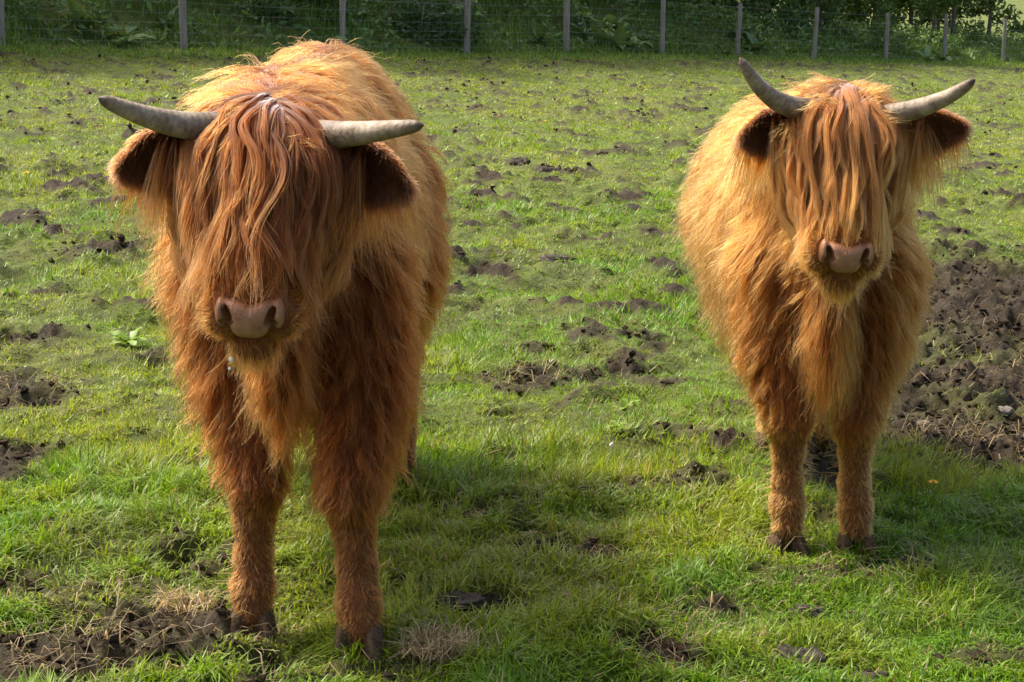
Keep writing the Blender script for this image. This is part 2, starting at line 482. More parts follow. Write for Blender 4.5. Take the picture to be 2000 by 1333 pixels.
def mud_clods():
    yy = np.linspace(2.8, 34, 500); pdf = (3.2/yy)**1.5*(.64*yy+1.1); cdf = np.cumsum(pdf); cdf /= cdf[-1]
    n = 90000
    y = np.interp(rng.random(n), cdf, yy); x = (rng.random(n)-.5)*(.64*y+1.1)
    z, bare = surf(x, y); t, p = fence_tp(x, y)
    dn = fbm2(x*1.3, y*1.3, 301, 3); sp = fbm2(x*7, y*7, 302, 2)
    pr = .75*mud_mask(x, y)*(.3+.7*sst(.4, .6, sp))+.30*bare*(bare > .5)
    k = (rng.random(n) < pr) & (p < -.6)
    x, y, z = x[k], y[k], z[k]; n = len(x)
    V0 = np.array([(0, 0, 1), (.9, 0, .3), (.28, .85, .3), (-.72, .53, .3), (-.72, -.53, .3), (.28, -.85, .3), (.6, .44, -.6), (-.23, .7, -.6), (-.75, 0, -.6), (-.23, -.7, -.6), (.6, -.44, -.6)])
    T0 = []
    for i in range(5):
        a, b2 = 1+i, 1+(i+1) % 5; c, d = 6+i, 6+(i+1) % 5
        T0 += [(0, a, b2), (a, c, b2), (b2, c, d)]
    T0 = np.array(T0)
    s = (.004+.011*rng.random(n)**2.5)*(1+.05*np.clip(y-5, 0, 25)); an = rng.random(n)*6.28
    q = V0[None]*(1+rng.normal(0, .33, (n, 11, 1)))*s[:, None, None]*np.stack([1+.6*rng.random(n), np.ones(n), .6+.4*rng.random(n)], 1)[:, None]
    ca, sa = np.cos(an)[:, None], np.sin(an)[:, None]
    q = np.stack([q[:, :, 0]*ca-q[:, :, 1]*sa, q[:, :, 0]*sa+q[:, :, 1]*ca, q[:, :, 2]], 2)+np.stack([x, y, z+s*.05], 1)[:, None]
    T = (T0[None]+(np.arange(n)*11)[:, None, None]).reshape(-1, 3)
    me = mesh_np('mud_clods', q.reshape(-1, 3), None, T, M_clod, False)
    tag(link('mud_clods', me), 'small dark clods of trodden mud scattered over the field', 'mud', kind='stuff')
M_clod = simple_mat('clod', [(.3, (.010, .007, .0033)), (.55, (.034, .023, .011)), (.8, (.10, .070, .036))], 9, .9, .8, 120, spec=.15)
mud_clods()

# ------------------------------------------------------------------ fence
def fpos(t, p):
    x = FO[0]+t*FE[0]+p*FN[0]; y = FO[1]+t*FE[1]+p*FN[1]
    return x, y

POSTS = [-3, -2, -1, -.02, 1.02, 2.08, 3.06, 3.94, 4.93, 5.79, 6.78, 7.81, 8.75, 9.78, 10.75, 11.7, 12.7, 13.7]
def build_fence():
    fx, fy = fpos(5*FS, 0)
    root = empty('stock_fence', (fx, fy, 0))
    tag(root, 'weathered wooden post and wire stock fence along the far edge of field', 'fence')
    o = np.array([fx, fy, 0])
    rr = random.Random(4)
    tops = []
    for pt in POSTS:
        t = pt*FS+rr.uniform(-.03, .03); x, y = fpos(t, 0); z = gz(x, y)
        h = 1.24+rr.uniform(-.05, .05); r0 = .058*rr.uniform(.88, 1.1)
        lx, ly = rr.uniform(-.018, .018), rr.uniform(-.02, .02)
        k = 6
        P = [(x-o[0]+lx*s*h, y-o[1]+ly*s*h, z-.25+s*(h+.25)) for s in np.linspace(0, 1, k)]
        rads = [r0*(1+.04*rr.uniform(-1, 1)) for _ in range(k)]; rads[-1] = r0*.93
        mb = MB(); mb.tube(P, rads, 12)
        link('post', mb.mesh('post', M_post, False), root)
        tops.append((x, y, z))
    tops = np.array(tops)
    for hh in (1.13, .93, .75, .58, .42, .27, .12):
        pts = []
        for a, b in zip(tops[:-1], tops[1:]):
            for s in (0, .25, .5, .75):
                q = a*(1-s)+b*s; pts.append((q[0]-o[0]+FN[0]*-.065, q[1]-o[1]+FN[1]*-.065, q[2]+hh-.012*math.sin(s*math.pi)))
        mb = MB(); mb.tube(pts, .0020 if hh > .9 else .0015, 4, False)
        link('wire', mb.mesh('wire', M_wire), root)
    mb = MB()
    for a, b in zip(tops[:-1], tops[1:]):
        for s in np.arange(.03, 1, .30/FS):
            q = a*(1-s)+b*s
            x, y = q[0]-o[0]-FN[0]*.067, q[1]-o[1]-FN[1]*.067
            mb.tube([(x, y, q[2]+.12), (x, y, q[2]+.5), (x, y, q[2]+.93)], .0010, 3, False)
    w = link('netting', mb.mesh('netting', M_wire), root); w['kind'] = 'stuff'
build_fence()

ORD = ['first', 'second', 'third', 'fourth', 'fifth', 'sixth', 'seventh', 'eighth', 'ninth', 'tenth', 'eleventh', 'twelfth', 'thirteenth', 'fourteenth', 'fifteenth', 'sixteenth', 'seventeenth', 'eighteenth']
def bay(t):
    k = sum(1 for q in POSTS[3:14] if q <= t/FS)-1
    if k < 0: return 'left of the first fence post'
    if k >= 10: return 'beyond the eleventh fence post'
    return 'between %s and %s posts from left' % (ORD[k], ORD[k+1])

# ------------------------------------------------------------------ plants on the bank
def leaf_shape(Ln, W, droop, fold, name, mat, nseg=6):
    V, Q = [], []
    for i in range(nseg+1):
        u = i/nseg
        w = W*(math.sin(math.pi*min(1, u*.94+.06)**.8)**.8)*.5+.004
        x = Ln*u*(1-.12*droop*u); z = Ln*(.55*u-droop*u*u)
        for v, dz in ((-1, fold*w), (0, 0), (1, fold*w)): V.append((x, v*w, z+dz+.006*math.sin(i*2.3+v)))
    for i in range(nseg):
        for j in (0, 1): Q.append((i*3+j, i*3+j+1, (i+1)*3+j+1, (i+1)*3+j))
    return mesh_np(name, V, Q, None, mat)

DOCK = [leaf_shape(.42, .15, .55, .3, 'leaf', M_dock), leaf_shape(.34, .13, .75, .2, 'leaf', M_dock), leaf_shape(.50, .16, .35, .35, 'leaf', M_dock)]
def dock_plant(t, p, sc, rr, label, grp):
    x, y = fpos(t, p); z = gz(x, y)
    o = empty('dock_plant', (x, y, z-.02)); tag(o, label, 'plant', grp)
    n = rr.randint(6, 9); a0 = rr.uniform(0, 6.28)
    for i in range(n):
        l = link('leaf', DOCK[i % 3], o)
        l.rotation_euler = (rr.uniform(-.3, .3), rr.uniform(-.75, .1), a0+i*6.28/n*1.62)
        s = sc*rr.uniform(.7, 1.2); l.scale = (s, s, s)
        l.location = (0, 0, rr.uniform(0, .12))
    return o
rr = random.Random(12)
for i in range(46):
    t = rr.uniform(-6, 38); p = rr.choice([rr.uniform(-.3, .8), rr.uniform(.4, 3.2), rr.uniform(.4, 2.6)])
    dock_plant(t, p, rr.uniform(.75, 1.35), rr, 'broad-leaved dock plant '+bay(t), 'dock plants along the fence')

def tinted_cloud(n, fn, size, cols, seed, up=.3):
    """leaf quads: fn(n) gives positions"""
    r_ = np.random.default_rng(seed)
    C = fn(r_, n); n = len(C)
    d = norm(r_.normal(0, 1, (n, 3))+np.array([0, 0, up])); a = norm(r_.normal(0, 1, (n, 3)))
    e1 = norm(np.cross(d, a)); e2 = np.cross(d, e1)
    s = (size*(.6+.8*r_.random(n)))[:, None]
    V = np.stack([C-e1*s, C-e2*s*.45, C+e1*s, C+e2*s*.45], 1)
    V[:, 1] += d*s*.15; V[:, 3] += d*s*.15
    Q = np.arange(n*4).reshape(-1, 4)
    cols = np.array(cols); k = r_.integers(0, len(cols), n)
    c = cols[k]*(.65+.7*r_.random((n, 1)))
    return V.reshape(-1, 3), Q, np.repeat(c, 4, 0)

def nettle_mesh(seed):
    r_ = np.random.default_rng(seed)
    h = .75
    def pos(rg, n):
        st = rg.integers(0, 7, n); ang = st*2.4; rad = .12*np.sqrt(st/6+.05)
        u = rg.random(n)**.7
        lx = .10*(1-.5*u)*np.cos(rg.random(n)*6.28); ly = .10*(1-.5*u)*np.sin(rg.random(n)*6.28)
        return np.stack([rad*np.cos(ang)+lx+u*.12*np.cos(ang), rad*np.sin(ang)+ly+u*.12*np.sin(ang), .06+u*h], 1)
    V, Q, c = tinted_cloud(230, pos, .055, [(.08, .16, .035), (.11, .21, .045), (.15, .24, .065)], seed)
    return mesh_np('foliage', V, Q, None, M_nettle, False, {'tint': c})
NET = [nettle_mesh(i) for i in (1, 2, 3)]
def stem_mesh():
    mb = MB()
    for st in range(7):
        a = st*2.4; r = .12*math.sqrt(st/6+.05)
        mb.tube([(r*math.cos(a), r*math.sin(a), -.05), (r*math.cos(a)*1.4, r*math.sin(a)*1.4, .4), (r*math.cos(a)+.12*math.cos(a), r*math.sin(a)+.12*math.sin(a), .76)], [.006, .005, .002], 4, False)
    return mb.mesh('stem', M_dock)
NSTEM = stem_mesh()
for i in range(34):
    t = rr.uniform(-9, 42); p = rr.uniform(.5, 4.4)
    x, y = fpos(t, p); z = gz(x, y)
    o = empty('nettle_clump', (x, y, z)); tag(o, 'nettle clump on the bank '+bay(t), 'plant', 'nettle clumps on the bank')
    o.rotation_euler = (0, 0, rr.uniform(0, 6.28)); s = rr.uniform(.7, 1.35); o.scale = (s, s, s*rr.uniform(.8, 1.15))
    link('foliage', NET[i % 3], o); link('stem', NSTEM, o)

def bramble_mesh(seed):
    def pos(rg, n):
        v = norm(rg.normal(0, 1, (n, 3))); v[:, 2] = np.abs(v[:, 2])
        r = rg.random(n)**.35
        q = v*r[:, None]*np.array([1.0, 1.0, .75])
        w = noise3(q*3+seed, seed)
        return q[w > .36]*1.0
    V, Q, c = tinted_cloud(1500, pos, .065, [(.05, .11, .032), (.075, .145, .04), (.11, .17, .055), (.04, .08, .028)], seed, .5)
    return mesh_np('foliage', V, Q, None, M_nettle, False, {'tint': c})
BR = [bramble_mesh(i) for i in (11, 12, 13)]
def cane_mesh():
    mb = MB()
    for i in range(7):
        a = i*.9; mb.tube([(0, 0, -.1), (.4*math.cos(a), .4*math.sin(a), .75), (.8*math.cos(a), .8*math.sin(a), .72), (1.05*math.cos(a), 1.05*math.sin(a), .25)], [.012, .010, .008, .004], 5, False)
    return mb.mesh('cane', M_bark)
CANE = cane_mesh()
for i, (t, p, s) in enumerate([(10.2, .9, 1.05), (8.0, 2.6, 1.2), (12.5, 3.0, 1.1), (4.5, 3.6, 1.1), (0.5, 3.8, 1.15), (-4, 3.2, 1.2), (16, 3.6, 1.1), (20, 3.2, 1.15), (23.5, 3.9, 1.0),
                               (15.3, 1.4, .6), (26, 3.0, .9), (6.3, 1.7, .6), (29, 3.5, .8), (21.5, 1.5, .55), (-1.5, 2.2, .7), (33, 2.6, .7)]):
    x, y = fpos(t, p); z = gz(x, y)
    o = empty('bramble_bush', (x, y, z-.05)); tag(o, 'dark bramble bush '+bay(t), 'bush', 'bramble bushes on the bank')
    o.rotation_euler = (0, 0, i*1.3); o.scale = (s, s, s*rr.uniform(.75, 1.05))
    link('foliage', BR[i % 3], o); link('cane', CANE, o)

def undergrowth():
    def pos(rg, n):
        t = rg.uniform(-11, 44, n); p = rg.uniform(.15, 5.0, n)
        x = FO[0]+t*FE[0]+p*FN[0]; y = FO[1]+t*FE[1]+p*FN[1]
        z = surf(x, y)[0]
        d = fbm2(x*1.1, y*1.1, 151, 3)
        hh = .06+.62*sst(.35, .68, d)*sst(.1, 1.2, p)
        return np.stack([x, y, z+hh*rg.random(n)**.6], 1)[rg.random(n) < .35+.65*sst(.35, .6, d)]
    V, Q, c = tinted_cloud(34000, pos, .075, [(.11, .20, .045), (.15, .26, .06), (.19, .27, .085), (.08, .15, .04)], 5, .8)
    o = link('undergrowth', mesh_np('undergrowth', V, Q, None, M_nettle, False, {'tint': c}))
    tag(o, 'dense leafy undergrowth covering the shaded bank', 'undergrowth', kind='stuff')
undergrowth()

# ------------------------------------------------------------------ trees behind the bank
def tree_parts(seed, h, r0, cr, cb, nleaf, lsize, cols):
    r_ = np.random.default_rng(seed)
    mb = MB()
    ks = np.linspace(0, 1, 8)
    bend = r_.normal(0, .18, 2)
    trunk = np.stack([bend[0]*ks**2+.05*np.sin(ks*7+seed), bend[1]*ks**2+.05*np.cos(ks*5+seed), -.3+ks*(h*.92+.3)], 1)
    mb.tube(trunk, r0*(1-.85*ks)+.006, 8)
    cl = []
    nl = 13
    for i in range(nl):
        u = .18+.8*i/nl; z = cb+(h*.9-cb)*i/nl
        a = i*2.4+r_.uniform(-.4, .4)
        R_ = cr*math.sin(math.pi*min(.98, .22+.75*i/nl))**.7*r_.uniform(.75, 1.1)
        b0 = np.array([np.interp(z, trunk[:, 2], trunk[:, 0]), np.interp(z, trunk[:, 2], trunk[:, 1]), z])
        tip = b0+np.array([R_*math.cos(a), R_*math.sin(a), R_*.35*r_.uniform(.2, 1.2)])
        mid = (b0+tip)/2+np.array([0, 0, .12*R_])
        mb.tube([b0, mid, tip], [r0*.34, r0*.2, .008], 5)
        for w in (.55, .8, 1.02):
            cl.append((b0*(1-w)+tip*w+r_.normal(0, .15, 3), cr*.36*r_.uniform(.7, 1.25)))
    for k in range(6): cl.append((np.array([0, 0, h*.92])+r_.normal(0, .3, 3), cr*.4))
    cl_c = np.array([c for c, _ in cl]); cl_r = np.array([r for _, r in cl])
    def pos(rg, n):
        k = rg.integers(0, len(cl_c), n); v = norm(rg.normal(0, 1, (n, 3)))*(rg.random(n)**.45)[:, None]
        q = cl_c[k]+v*cl_r[k][:, None]*np.array([1, 1, .7])
        return q[noise3(q*2.3+seed, seed) > .33]
    V, Q, c = tinted_cloud(nleaf, pos, lsize, cols, seed)
    return mb.mesh('trunk', M_bark), mesh_np('crown', V, Q, None, M_foliage, False, {'tint': c})
DK = [(.06, .11, .028), (.085, .15, .036), (.11, .18, .045)]
LT = [(.07, .13, .03), (.10, .16, .035), (.13, .19, .05)]
TREES = [tree_parts(21, 8.4, .15, 2.3, .9, 6500, .13, DK), tree_parts(22, 9.2, .17, 2.5, 1.1, 7000, .13, DK), tree_parts(23, 7.6, .13, 2.1, .8, 6000, .13, DK)]
SAPS = [tree_parts(31, 6.5, .065, 1.25, .6, 3600, .10, LT), tree_parts(32, 7.2, .075, 1.35, 1.0, 3800, .10, LT), tree_parts(33, 5.8, .06, 1.15, .5, 3200, .10, LT)]
def plant_tree(parts, name, t, p, s, label, grp, i):
    x, y = fpos(t, p); z = gz(x, y)
    o = empty(name, (x, y, z)); tag(o, label, 'tree', grp)
    o.rotation_euler = (0, 0, i*1.9); o.scale = (s, s, s)
    link('trunk', parts[0], o); link('crown', parts[1], o)
i = 0
for t in np.arange(-14, 27, 2.7):
    for row in ((0, 1) if int(t) % 2 else (0,)):
        tt = t+rr.uniform(-.6, .6)+row*1.3; pp = 3.4+row*3.0+rr.uniform(-.5, .5)
        plant_tree(TREES[i % 3], 'broadleaf_tree', tt, pp, rr.uniform(.9, 1.1), ('front-row' if row == 0 else 'back-row')+' dark broadleaf tree '+bay(tt), 'dark trees behind the fence', i); i += 1
for k in range(36):
    tt = 24.5+k*.45+rr.uniform(-.4, .4); pp = rr.uniform(3.0, 13)
    plant_tree(SAPS[k % 3], 'sapling_tree', tt, pp, rr.uniform(.9, 1.15), 'slender pale sapling '+bay(tt), 'saplings beyond the fence', k)


# ------------------------------------------------------------------ cattle
def hair_mat(name, root, tip, rough=.46):
    m, N, L = new_mat(name)
    hi = N.new('ShaderNodeHairInfo')
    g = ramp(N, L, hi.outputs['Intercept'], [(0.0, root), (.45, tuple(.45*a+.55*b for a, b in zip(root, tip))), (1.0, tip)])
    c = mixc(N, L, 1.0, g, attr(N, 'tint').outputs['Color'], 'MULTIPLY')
    h = N.new('ShaderNodeBsdfHairPrincipled')
    h.model = 'CHIANG'; h.parametrization = 'COLOR'
    L.new(c, h.inputs['Color'])
    h.inputs['Roughness'].default_value = rough
    h.inputs['Radial Roughness'].default_value = .55
    h.inputs['Random Roughness'].default_value = .2
    h.inputs['IOR'].default_value = 1.3
    out(N, L, h.outputs[0]); return m

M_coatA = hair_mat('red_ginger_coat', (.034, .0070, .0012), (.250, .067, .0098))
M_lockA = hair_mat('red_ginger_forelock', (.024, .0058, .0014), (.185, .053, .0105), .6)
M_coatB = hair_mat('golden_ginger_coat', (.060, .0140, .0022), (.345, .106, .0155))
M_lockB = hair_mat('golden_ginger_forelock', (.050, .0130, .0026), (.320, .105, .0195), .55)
M_earin = hair_mat('dark_shaded_ear_hair', (.045, .018, .008), (.13, .050, .018))  # dark hair with the ear hollow's shade mixed into its colour
M_skin = simple_mat('hide', [(.3, (.10, .034, .010)), (.7, (.17, .062, .019))], 20, .85, .2, 80)
M_eye = simple_mat('eye', [(.3, (.012, .007, .004)), (.7, (.02, .012, .008))], 10, .08, 0, spec=.6)

def nose_mat():
    m, N, L = new_mat('nose_skin')
    tc = N.new('ShaderNodeTexCoord'); v = tc.outputs['Object']
    c = ramp(N, L, nz(N, L, 30, 5, .6, v), [(.25, (.17, .075, .036)), (.55, (.29, .142, .076)), (.8, (.38, .205, .122))])
    spots = ramp(N, L, nz(N, L, 130, 3, .5, v), [(.24, (.35, .3, .28)), (.32, (1, 1, 1))])
    c = mixc(N, L, 1.0, c, spots, 'MULTIPLY')
    b = N.new('ShaderNodeBsdfPrincipled'); L.new(c, b.inputs['Base Color'])
    b.inputs['Roughness'].default_value = .36; b.inputs['Specular IOR Level'].default_value = .3
    vo = N.new('ShaderNodeTexVoronoi'); vo.inputs['Scale'].default_value = 210; L.new(v, vo.inputs['Vector'])
    bp = N.new('ShaderNodeBump'); bp.inputs['Strength'].default_value = .35; bp.inputs['Distance'].default_value = .002
    L.new(vo.outputs['Distance'], bp.inputs['Height']); L.new(bp.outputs[0], b.inputs['Normal'])
    out(N, L, b.outputs[0]); return m
M_nose = nose_mat()

def horn_mat():
    m, N, L = new_mat('horn')
    tc = N.new('ShaderNodeTexCoord'); al = attr(N, 'along').outputs['Fac']
    v = tc.outputs['Object']
    n1 = nz(N, L, 28, 5, .65, v)
    a = ramp(N, L, n1, [(.30, (.095, .066, .042)), (.5, (.23, .185, .132)), (.72, (.40, .345, .27))])
    b0 = ramp(N, L, al, [(0, (.62, .55, .47)), (.3, (.95, .9, .83)), (.7, (1.15, 1.1, 1.0)), (.9, (.8, .73, .65)), (1, (.35, .28, .22))])
    c = mixc(N, L, 1.0, a, b0, 'MULTIPLY')
    b = N.new('ShaderNodeBsdfPrincipled'); L.new(c, b.inputs['Base Color'])
    b.inputs['Roughness'].default_value = .55; b.inputs['Specular IOR Level'].default_value = .35
    wv = N.new('ShaderNodeMath'); wv.operation = 'SINE'
    ml = N.new('ShaderNodeMath'); ml.operation = 'MULTIPLY_ADD'; ml.inputs[1].default_value = 120
    L.new(al, ml.inputs[0]); L.new(n1, ml.inputs[2]); L.new(ml.outputs[0], wv.inputs[0])
    ad = N.new('ShaderNodeMath'); ad.operation = 'MULTIPLY_ADD'; ad.inputs[1].default_value = 9
    L.new(nz(N, L, 60, 5, .7, v), ad.inputs[0]); L.new(wv.outputs[0], ad.inputs[2])
    bp = N.new('ShaderNodeBump'); bp.inputs['Strength'].default_value = .25; bp.inputs['Distance'].default_value = .002
    L.new(ad.outputs[0], bp.inputs['Height']); L.new(bp.outputs[0], b.inputs['Normal'])
    out(N, L, b.outputs[0]); return m
M_horn = horn_mat()
M_hoof = simple_mat('muddy_hoof', [(.3, (.016, .011, .006)), (.48, (.075, .050, .028)), (.72, (.20, .145, .09))], 38, .9, .9, 110, spec=.1)
M_drool = simple_mat('drool', [(.3, (.75, .78, .78)), (.7, (.85, .87, .87))], 30, .1, 0, spec=.6)

# signed distance of a list of rounded shapes
def E_(c, r, tag_, k=.05, A=None): return ('e', np.array(c, float), np.array(r, float), tag_, k, A)
def C_(a, b, ra, rb, tag_, k=.04): return ('c', np.array(a, float), np.array(b, float), ra, rb, tag_, k)

def prim_d(pr, P):
    if pr[0] == 'e':
        q = P-pr[1]
        if pr[5] is not None: q = q@pr[5].T
        r = pr[2]; k0 = np.sqrt(((q/r)**2).sum(1)); k1 = np.sqrt(((q/(r*r))**2).sum(1))+1e-9
        return k0*(k0-1)/k1
    a, b = pr[1], pr[2]; ab = b-a
    t = np.clip(((P-a)@ab)/(ab@ab), 0, 1)
    return np.sqrt(((P-a-t[:, None]*ab)**2).sum(1))-(pr[3]+(pr[4]-pr[3])*t)

def sdf(prims, P, tags=False):
    d = None; best = None; tg = None
    for i, pr in enumerate(prims):
        e = prim_d(pr, P)
        if d is None: d = e.copy()
        else:
            k = pr[-2] if pr[0] == 'e' else pr[-1]
            h = np.clip(.5+.5*(e-d)/k, 0, 1)
            d = e*(1-h)+d*h-k*h*(1-h)
        if tags:
            if best is None: best = e.copy(); tg = np.zeros(len(P), int)
            else:
                m = e < best; best[m] = e[m]; tg[m] = i
    return (d, tg) if tags else d

def grad(fn, P, h=.004):
    g = 0
    for s in ((1, -1, -1), (-1, -1, 1), (-1, 1, -1), (1, 1, 1)):
        s = np.array(s, float); g = g+fn(P+s*h)[:, None]*s
    return norm(g)

def surface_net(fn, lo, hi, h):
    lo = np.array(lo, float); n = np.ceil((np.array(hi)-lo)/h).astype(int)+1
    ax = [lo[i]+np.arange(n[i])*h for i in range(3)]
    G = np.stack(np.meshgrid(*ax, indexing='ij'), -1).reshape(-1, 3)
    D = np.empty(len(G))
    for s in range(0, len(G), 200000): D[s:s+200000] = fn(G[s:s+200000])
    D = D.reshape(n); S = D < 0
    cs = [S[i:n[0]-1+i, j:n[1]-1+j, k:n[2]-1+k] for i in (0, 1) for j in (0, 1) for k in (0, 1)]
    cnt = sum(c.astype(int) for c in cs)
    act = (cnt > 0) & (cnt < 8)
    ci = np.argwhere(act)
    vid = np.full(act.shape, -1); vid[act] = np.arange(len(ci))
    acc = np.zeros((len(ci), 3)); num = np.zeros(len(ci))
    corners = [(i, j, k) for i in (0, 1) for j in (0, 1) for k in (0, 1)]
    for a in corners:
        for axx in range(3):
            if a[axx] == 0:
                b = list(a); b[axx] = 1
                da = D[ci[:, 0]+a[0], ci[:, 1]+a[1], ci[:, 2]+a[2]]; db = D[ci[:, 0]+b[0], ci[:, 1]+b[1], ci[:, 2]+b[2]]
                m = (da < 0) != (db < 0)
                t = np.where(m, da/(da-db+1e-12), 0)
                pos = np.array(a, float)[None].repeat(len(ci), 0); pos[:, axx] += t
                acc[m] += pos[m]; num[m] += 1
    V = lo+(ci+acc/num[:, None])*h
    quads = []
    for axx in range(3):
        o = [0, 1, 2]; o.remove(axx); u, v = o
        sl0 = [slice(None)]*3; sl1 = [slice(None)]*3
        sl0[axx] = slice(0, n[axx]-1); sl1[axx] = slice(1, n[axx])
        ch = S[tuple(sl0)] != S[tuple(sl1)]
        e = np.argwhere(ch)
        e = e[(e[:, u] > 0) & (e[:, v] > 0) & (e[:, u] < n[u]-1) & (e[:, v] < n[v]-1)]
        ins = S[tuple(sl0)][e[:, 0], e[:, 1], e[:, 2]]
        def cell(du, dv):
            c = e.copy(); c[:, u] -= du; c[:, v] -= dv
            return vid[c[:, 0], c[:, 1], c[:, 2]]
        q = np.stack([cell(1, 1), cell(0, 1), cell(0, 0), cell(1, 0)], 1)
        fl = ins if axx != 1 else ~ins
        q[~fl] = q[~fl][:, ::-1]
        quads.append(q)
    return V, np.concatenate(quads)

def hair_obj(name, P, rad, tint, mat, parent, off, taper=(1, .25)):
    """P: strands x points x 3"""
    n, k, _ = P.shape
    cu = bpy.data.hair_curves.new(name)
    cu.add_curves([k]*n)
    cu.attributes['position'].data.foreach_set('vector', (P-off).astype(f32).ravel())
    t = np.linspace(0, 1, k)
    prof = taper[0]+(taper[1]-taper[0])*t**1.5
    rr = (np.broadcast_to(np.asarray(rad), (n,))[:, None]*prof[None]).astype(f32)
    ra = cu.attributes.get('radius') or cu.attributes.new('radius', 'FLOAT', 'POINT')
    ra.data.foreach_set('value', rr.ravel())
    ta = cu.attributes.new('tint', 'FLOAT_COLOR', 'CURVE')
    ta.data.foreach_set('color', np.concatenate([tint, np.ones((n, 1))], 1).astype(f32).ravel())
    cu.materials.append(mat)
    return link(name, cu, parent)

def perp(v):
    a = np.where(np.abs(v[:, 2:3]) < .8, np.array([[0, 0, 1.]]), np.array([[1., 0, 0]]))
    e1 = norm(np.cross(v, a)); return e1, np.cross(v, e1)

def grow(P0, N0, comb, length, lift, layer, grav, fn, K=10, wave=.0, wfreq=1.5, rough=.15, aim=None, stick=0):
    """step strands along the surface; push them out of the body to their own layer height"""
    n = len(P0); pts = [P0.copy()]; p = P0.copy()
    t0 = norm(comb-(comb*N0).sum(1, keepdims=True)*N0)
    d = norm(t0*np.cos(lift)[:, None]+N0*np.sin(lift)[:, None])
    step = (length/(K-1))[:, None]
    ph = rng.random(n)*6.28; fr = wfreq*(.6+.8*rng.random(n))
    g = np.array([0, 0, -1.])
    for i in range(1, K):
        s = i/(K-1)
        e1, e2 = perp(d)
        wv = (np.asarray(wave)*np.cos(ph+fr*6.28*s))[:, None]*e1+(wave*.6*np.sin(ph*1.7+fr*6.28*s))[:, None]*e2
        d = norm(d+grav[:, None]*g*(step*9)+comb*(.06)+wv*(.4+s)+rng.normal(0, rough*.3, (n, 3)))
        if aim is not None: d = norm(d+norm(aim-p)*.10*min(1, s*2))
        p = p+d*step
        dist = fn(p)
        if stick:
            far_ = dist > layer*min(1, s*2.2)+.002
            if far_.any():
                G = grad(fn, p[far_]); ex = (dist-layer*min(1, s*2.2))[far_]
                p[far_] -= G*(np.clip(ex, 0, .03)*stick)[:, None]
                d[far_] = norm(p[far_]-pts[-1][far_])
        want = layer*np.minimum(1, s*2.2)
        bad = dist < want
        if bad.any():
            G = grad(fn, p[bad])
            p[bad] += G*(want[bad]-dist[bad])[:, None]*.9
            nd = norm(p[bad]-pts[-1][bad]); d[bad] = nd
        pts.append(p.copy())
    return np.stack(pts, 1)

def children(gp, groot, roots, lenf, clump, frizz, ffreq=3.0, near=3, jitter=.035):
    n = len(roots); K = gp.shape[1]
    kd = kdtree.KDTree(len(groot))
    for i, c in enumerate(groot): kd.insert(c, i)
    kd.balance()
    pick = rng.integers(0, near, n)*(rng.random(n) < .55)
    gi = np.empty(n, int)
    for i, c in enumerate(roots):
        r = kd.find_n(c, near); gi[i] = r[min(pick[i], len(r)-1)][1]
    t = np.linspace(0, 1, K)
    S = t[None]*lenf[:, None]*(K-1)
    i0 = np.clip(np.floor(S).astype(int), 0, K-2); fr = S-i0
    base = gp[gi]
    A = np.take_along_axis(base, i0[:, :, None], 1); B = np.take_along_axis(base, (i0+1)[:, :, None], 1)
    C = A+(B-A)*fr[:, :, None]
    offv = roots-groot[gi]
    fall = 1-clump[gi][:, None]*np.clip(t*1.15, 0, 1)[None]**.7
    C = C+offv[:, None, :]*fall[:, :, None]
    L = np.linalg.norm(base[:, -1]-base[:, 0], axis=1)
    dirn = norm(base[:, -1]-base[:, 0]); e1, e2 = perp(dirn)
    ph = rng.random(n)*6.28; ff = ffreq*(.5+rng.random(n))
    frizz = np.asarray(frizz)[gi] if np.ndim(frizz) else frizz
    a = (frizz*L*(.4+rng.random(n)))[:, None]*t[None]
    w1 = a*np.sin(ph[:, None]+ff[:, None]*6.28*t[None]); w2 = a*np.cos(ph[:, None]*2.1+ff[:, None]*5.1*t[None])
    C = C+w1[:, :, None]*e1[:, None]+w2[:, :, None]*e2[:, None]
    jit = rng.normal(0, 1, (n, 3))*(L*jitter)[:, None]
    C = C+jit[:, None]*t[None, :, None]
    return C, gi

def sample_mesh(V, Q, weight, n):
    T = np.concatenate([Q[:, [0, 1, 2]], Q[:, [0, 2, 3]]])
    a, b, c = V[T[:, 0]], V[T[:, 1]], V[T[:, 2]]
    ar = np.linalg.norm(np.cross(b-a, c-a), axis=1)*weight((a+b+c)/3)
    cd = np.cumsum(ar); cd /= cd[-1]
    i = np.searchsorted(cd, rng.random(n)); i = np.minimum(i, len(T)-1)
    u, v = rng.random(n), rng.random(n); s = np.sqrt(u)
    return a[i]*(1-s)[:, None]+b[i]*(s*(1-v))[:, None]+c[i]*(s*v)[:, None]

def hoof_mesh():
    V, Q = [], []
    prof = [(0, 1.0, 0), (.018, .97, .004), (.038, .86, .012), (.052, .74, .020), (.060, .5, .026)]
    k = 14
    for z, s, back in prof:
        for j in range(k):
            a = j/k*2*math.pi
            x = .5*math.cos(a); y = math.sin(a)
            y = y*(.048 if y < 0 else .034)*(1.05 if y < 0 else 1)
            x = x*.042*(1-.35*max(0, -math.sin(a))**2)
            V.append((x*s, y*s+back, z))
    for i in range(len(prof)-1):
        for j in range(k): Q.append((i*k+j, i*k+(j+1) % k, (i+1)*k+(j+1) % k, (i+1)*k+j))
    n = len(V); V += [(0, 0, 0), (0, .026, .062)]
    T = [(n, (j+1) % k, j) for j in range(k)]+[(n+1, (len(prof)-1)*k+j, (len(prof)-1)*k+(j+1) % k) for j in range(k)]
    return mesh_np('hoof', V, Q, T, M_hoof)
HOOF = hoof_mesh()

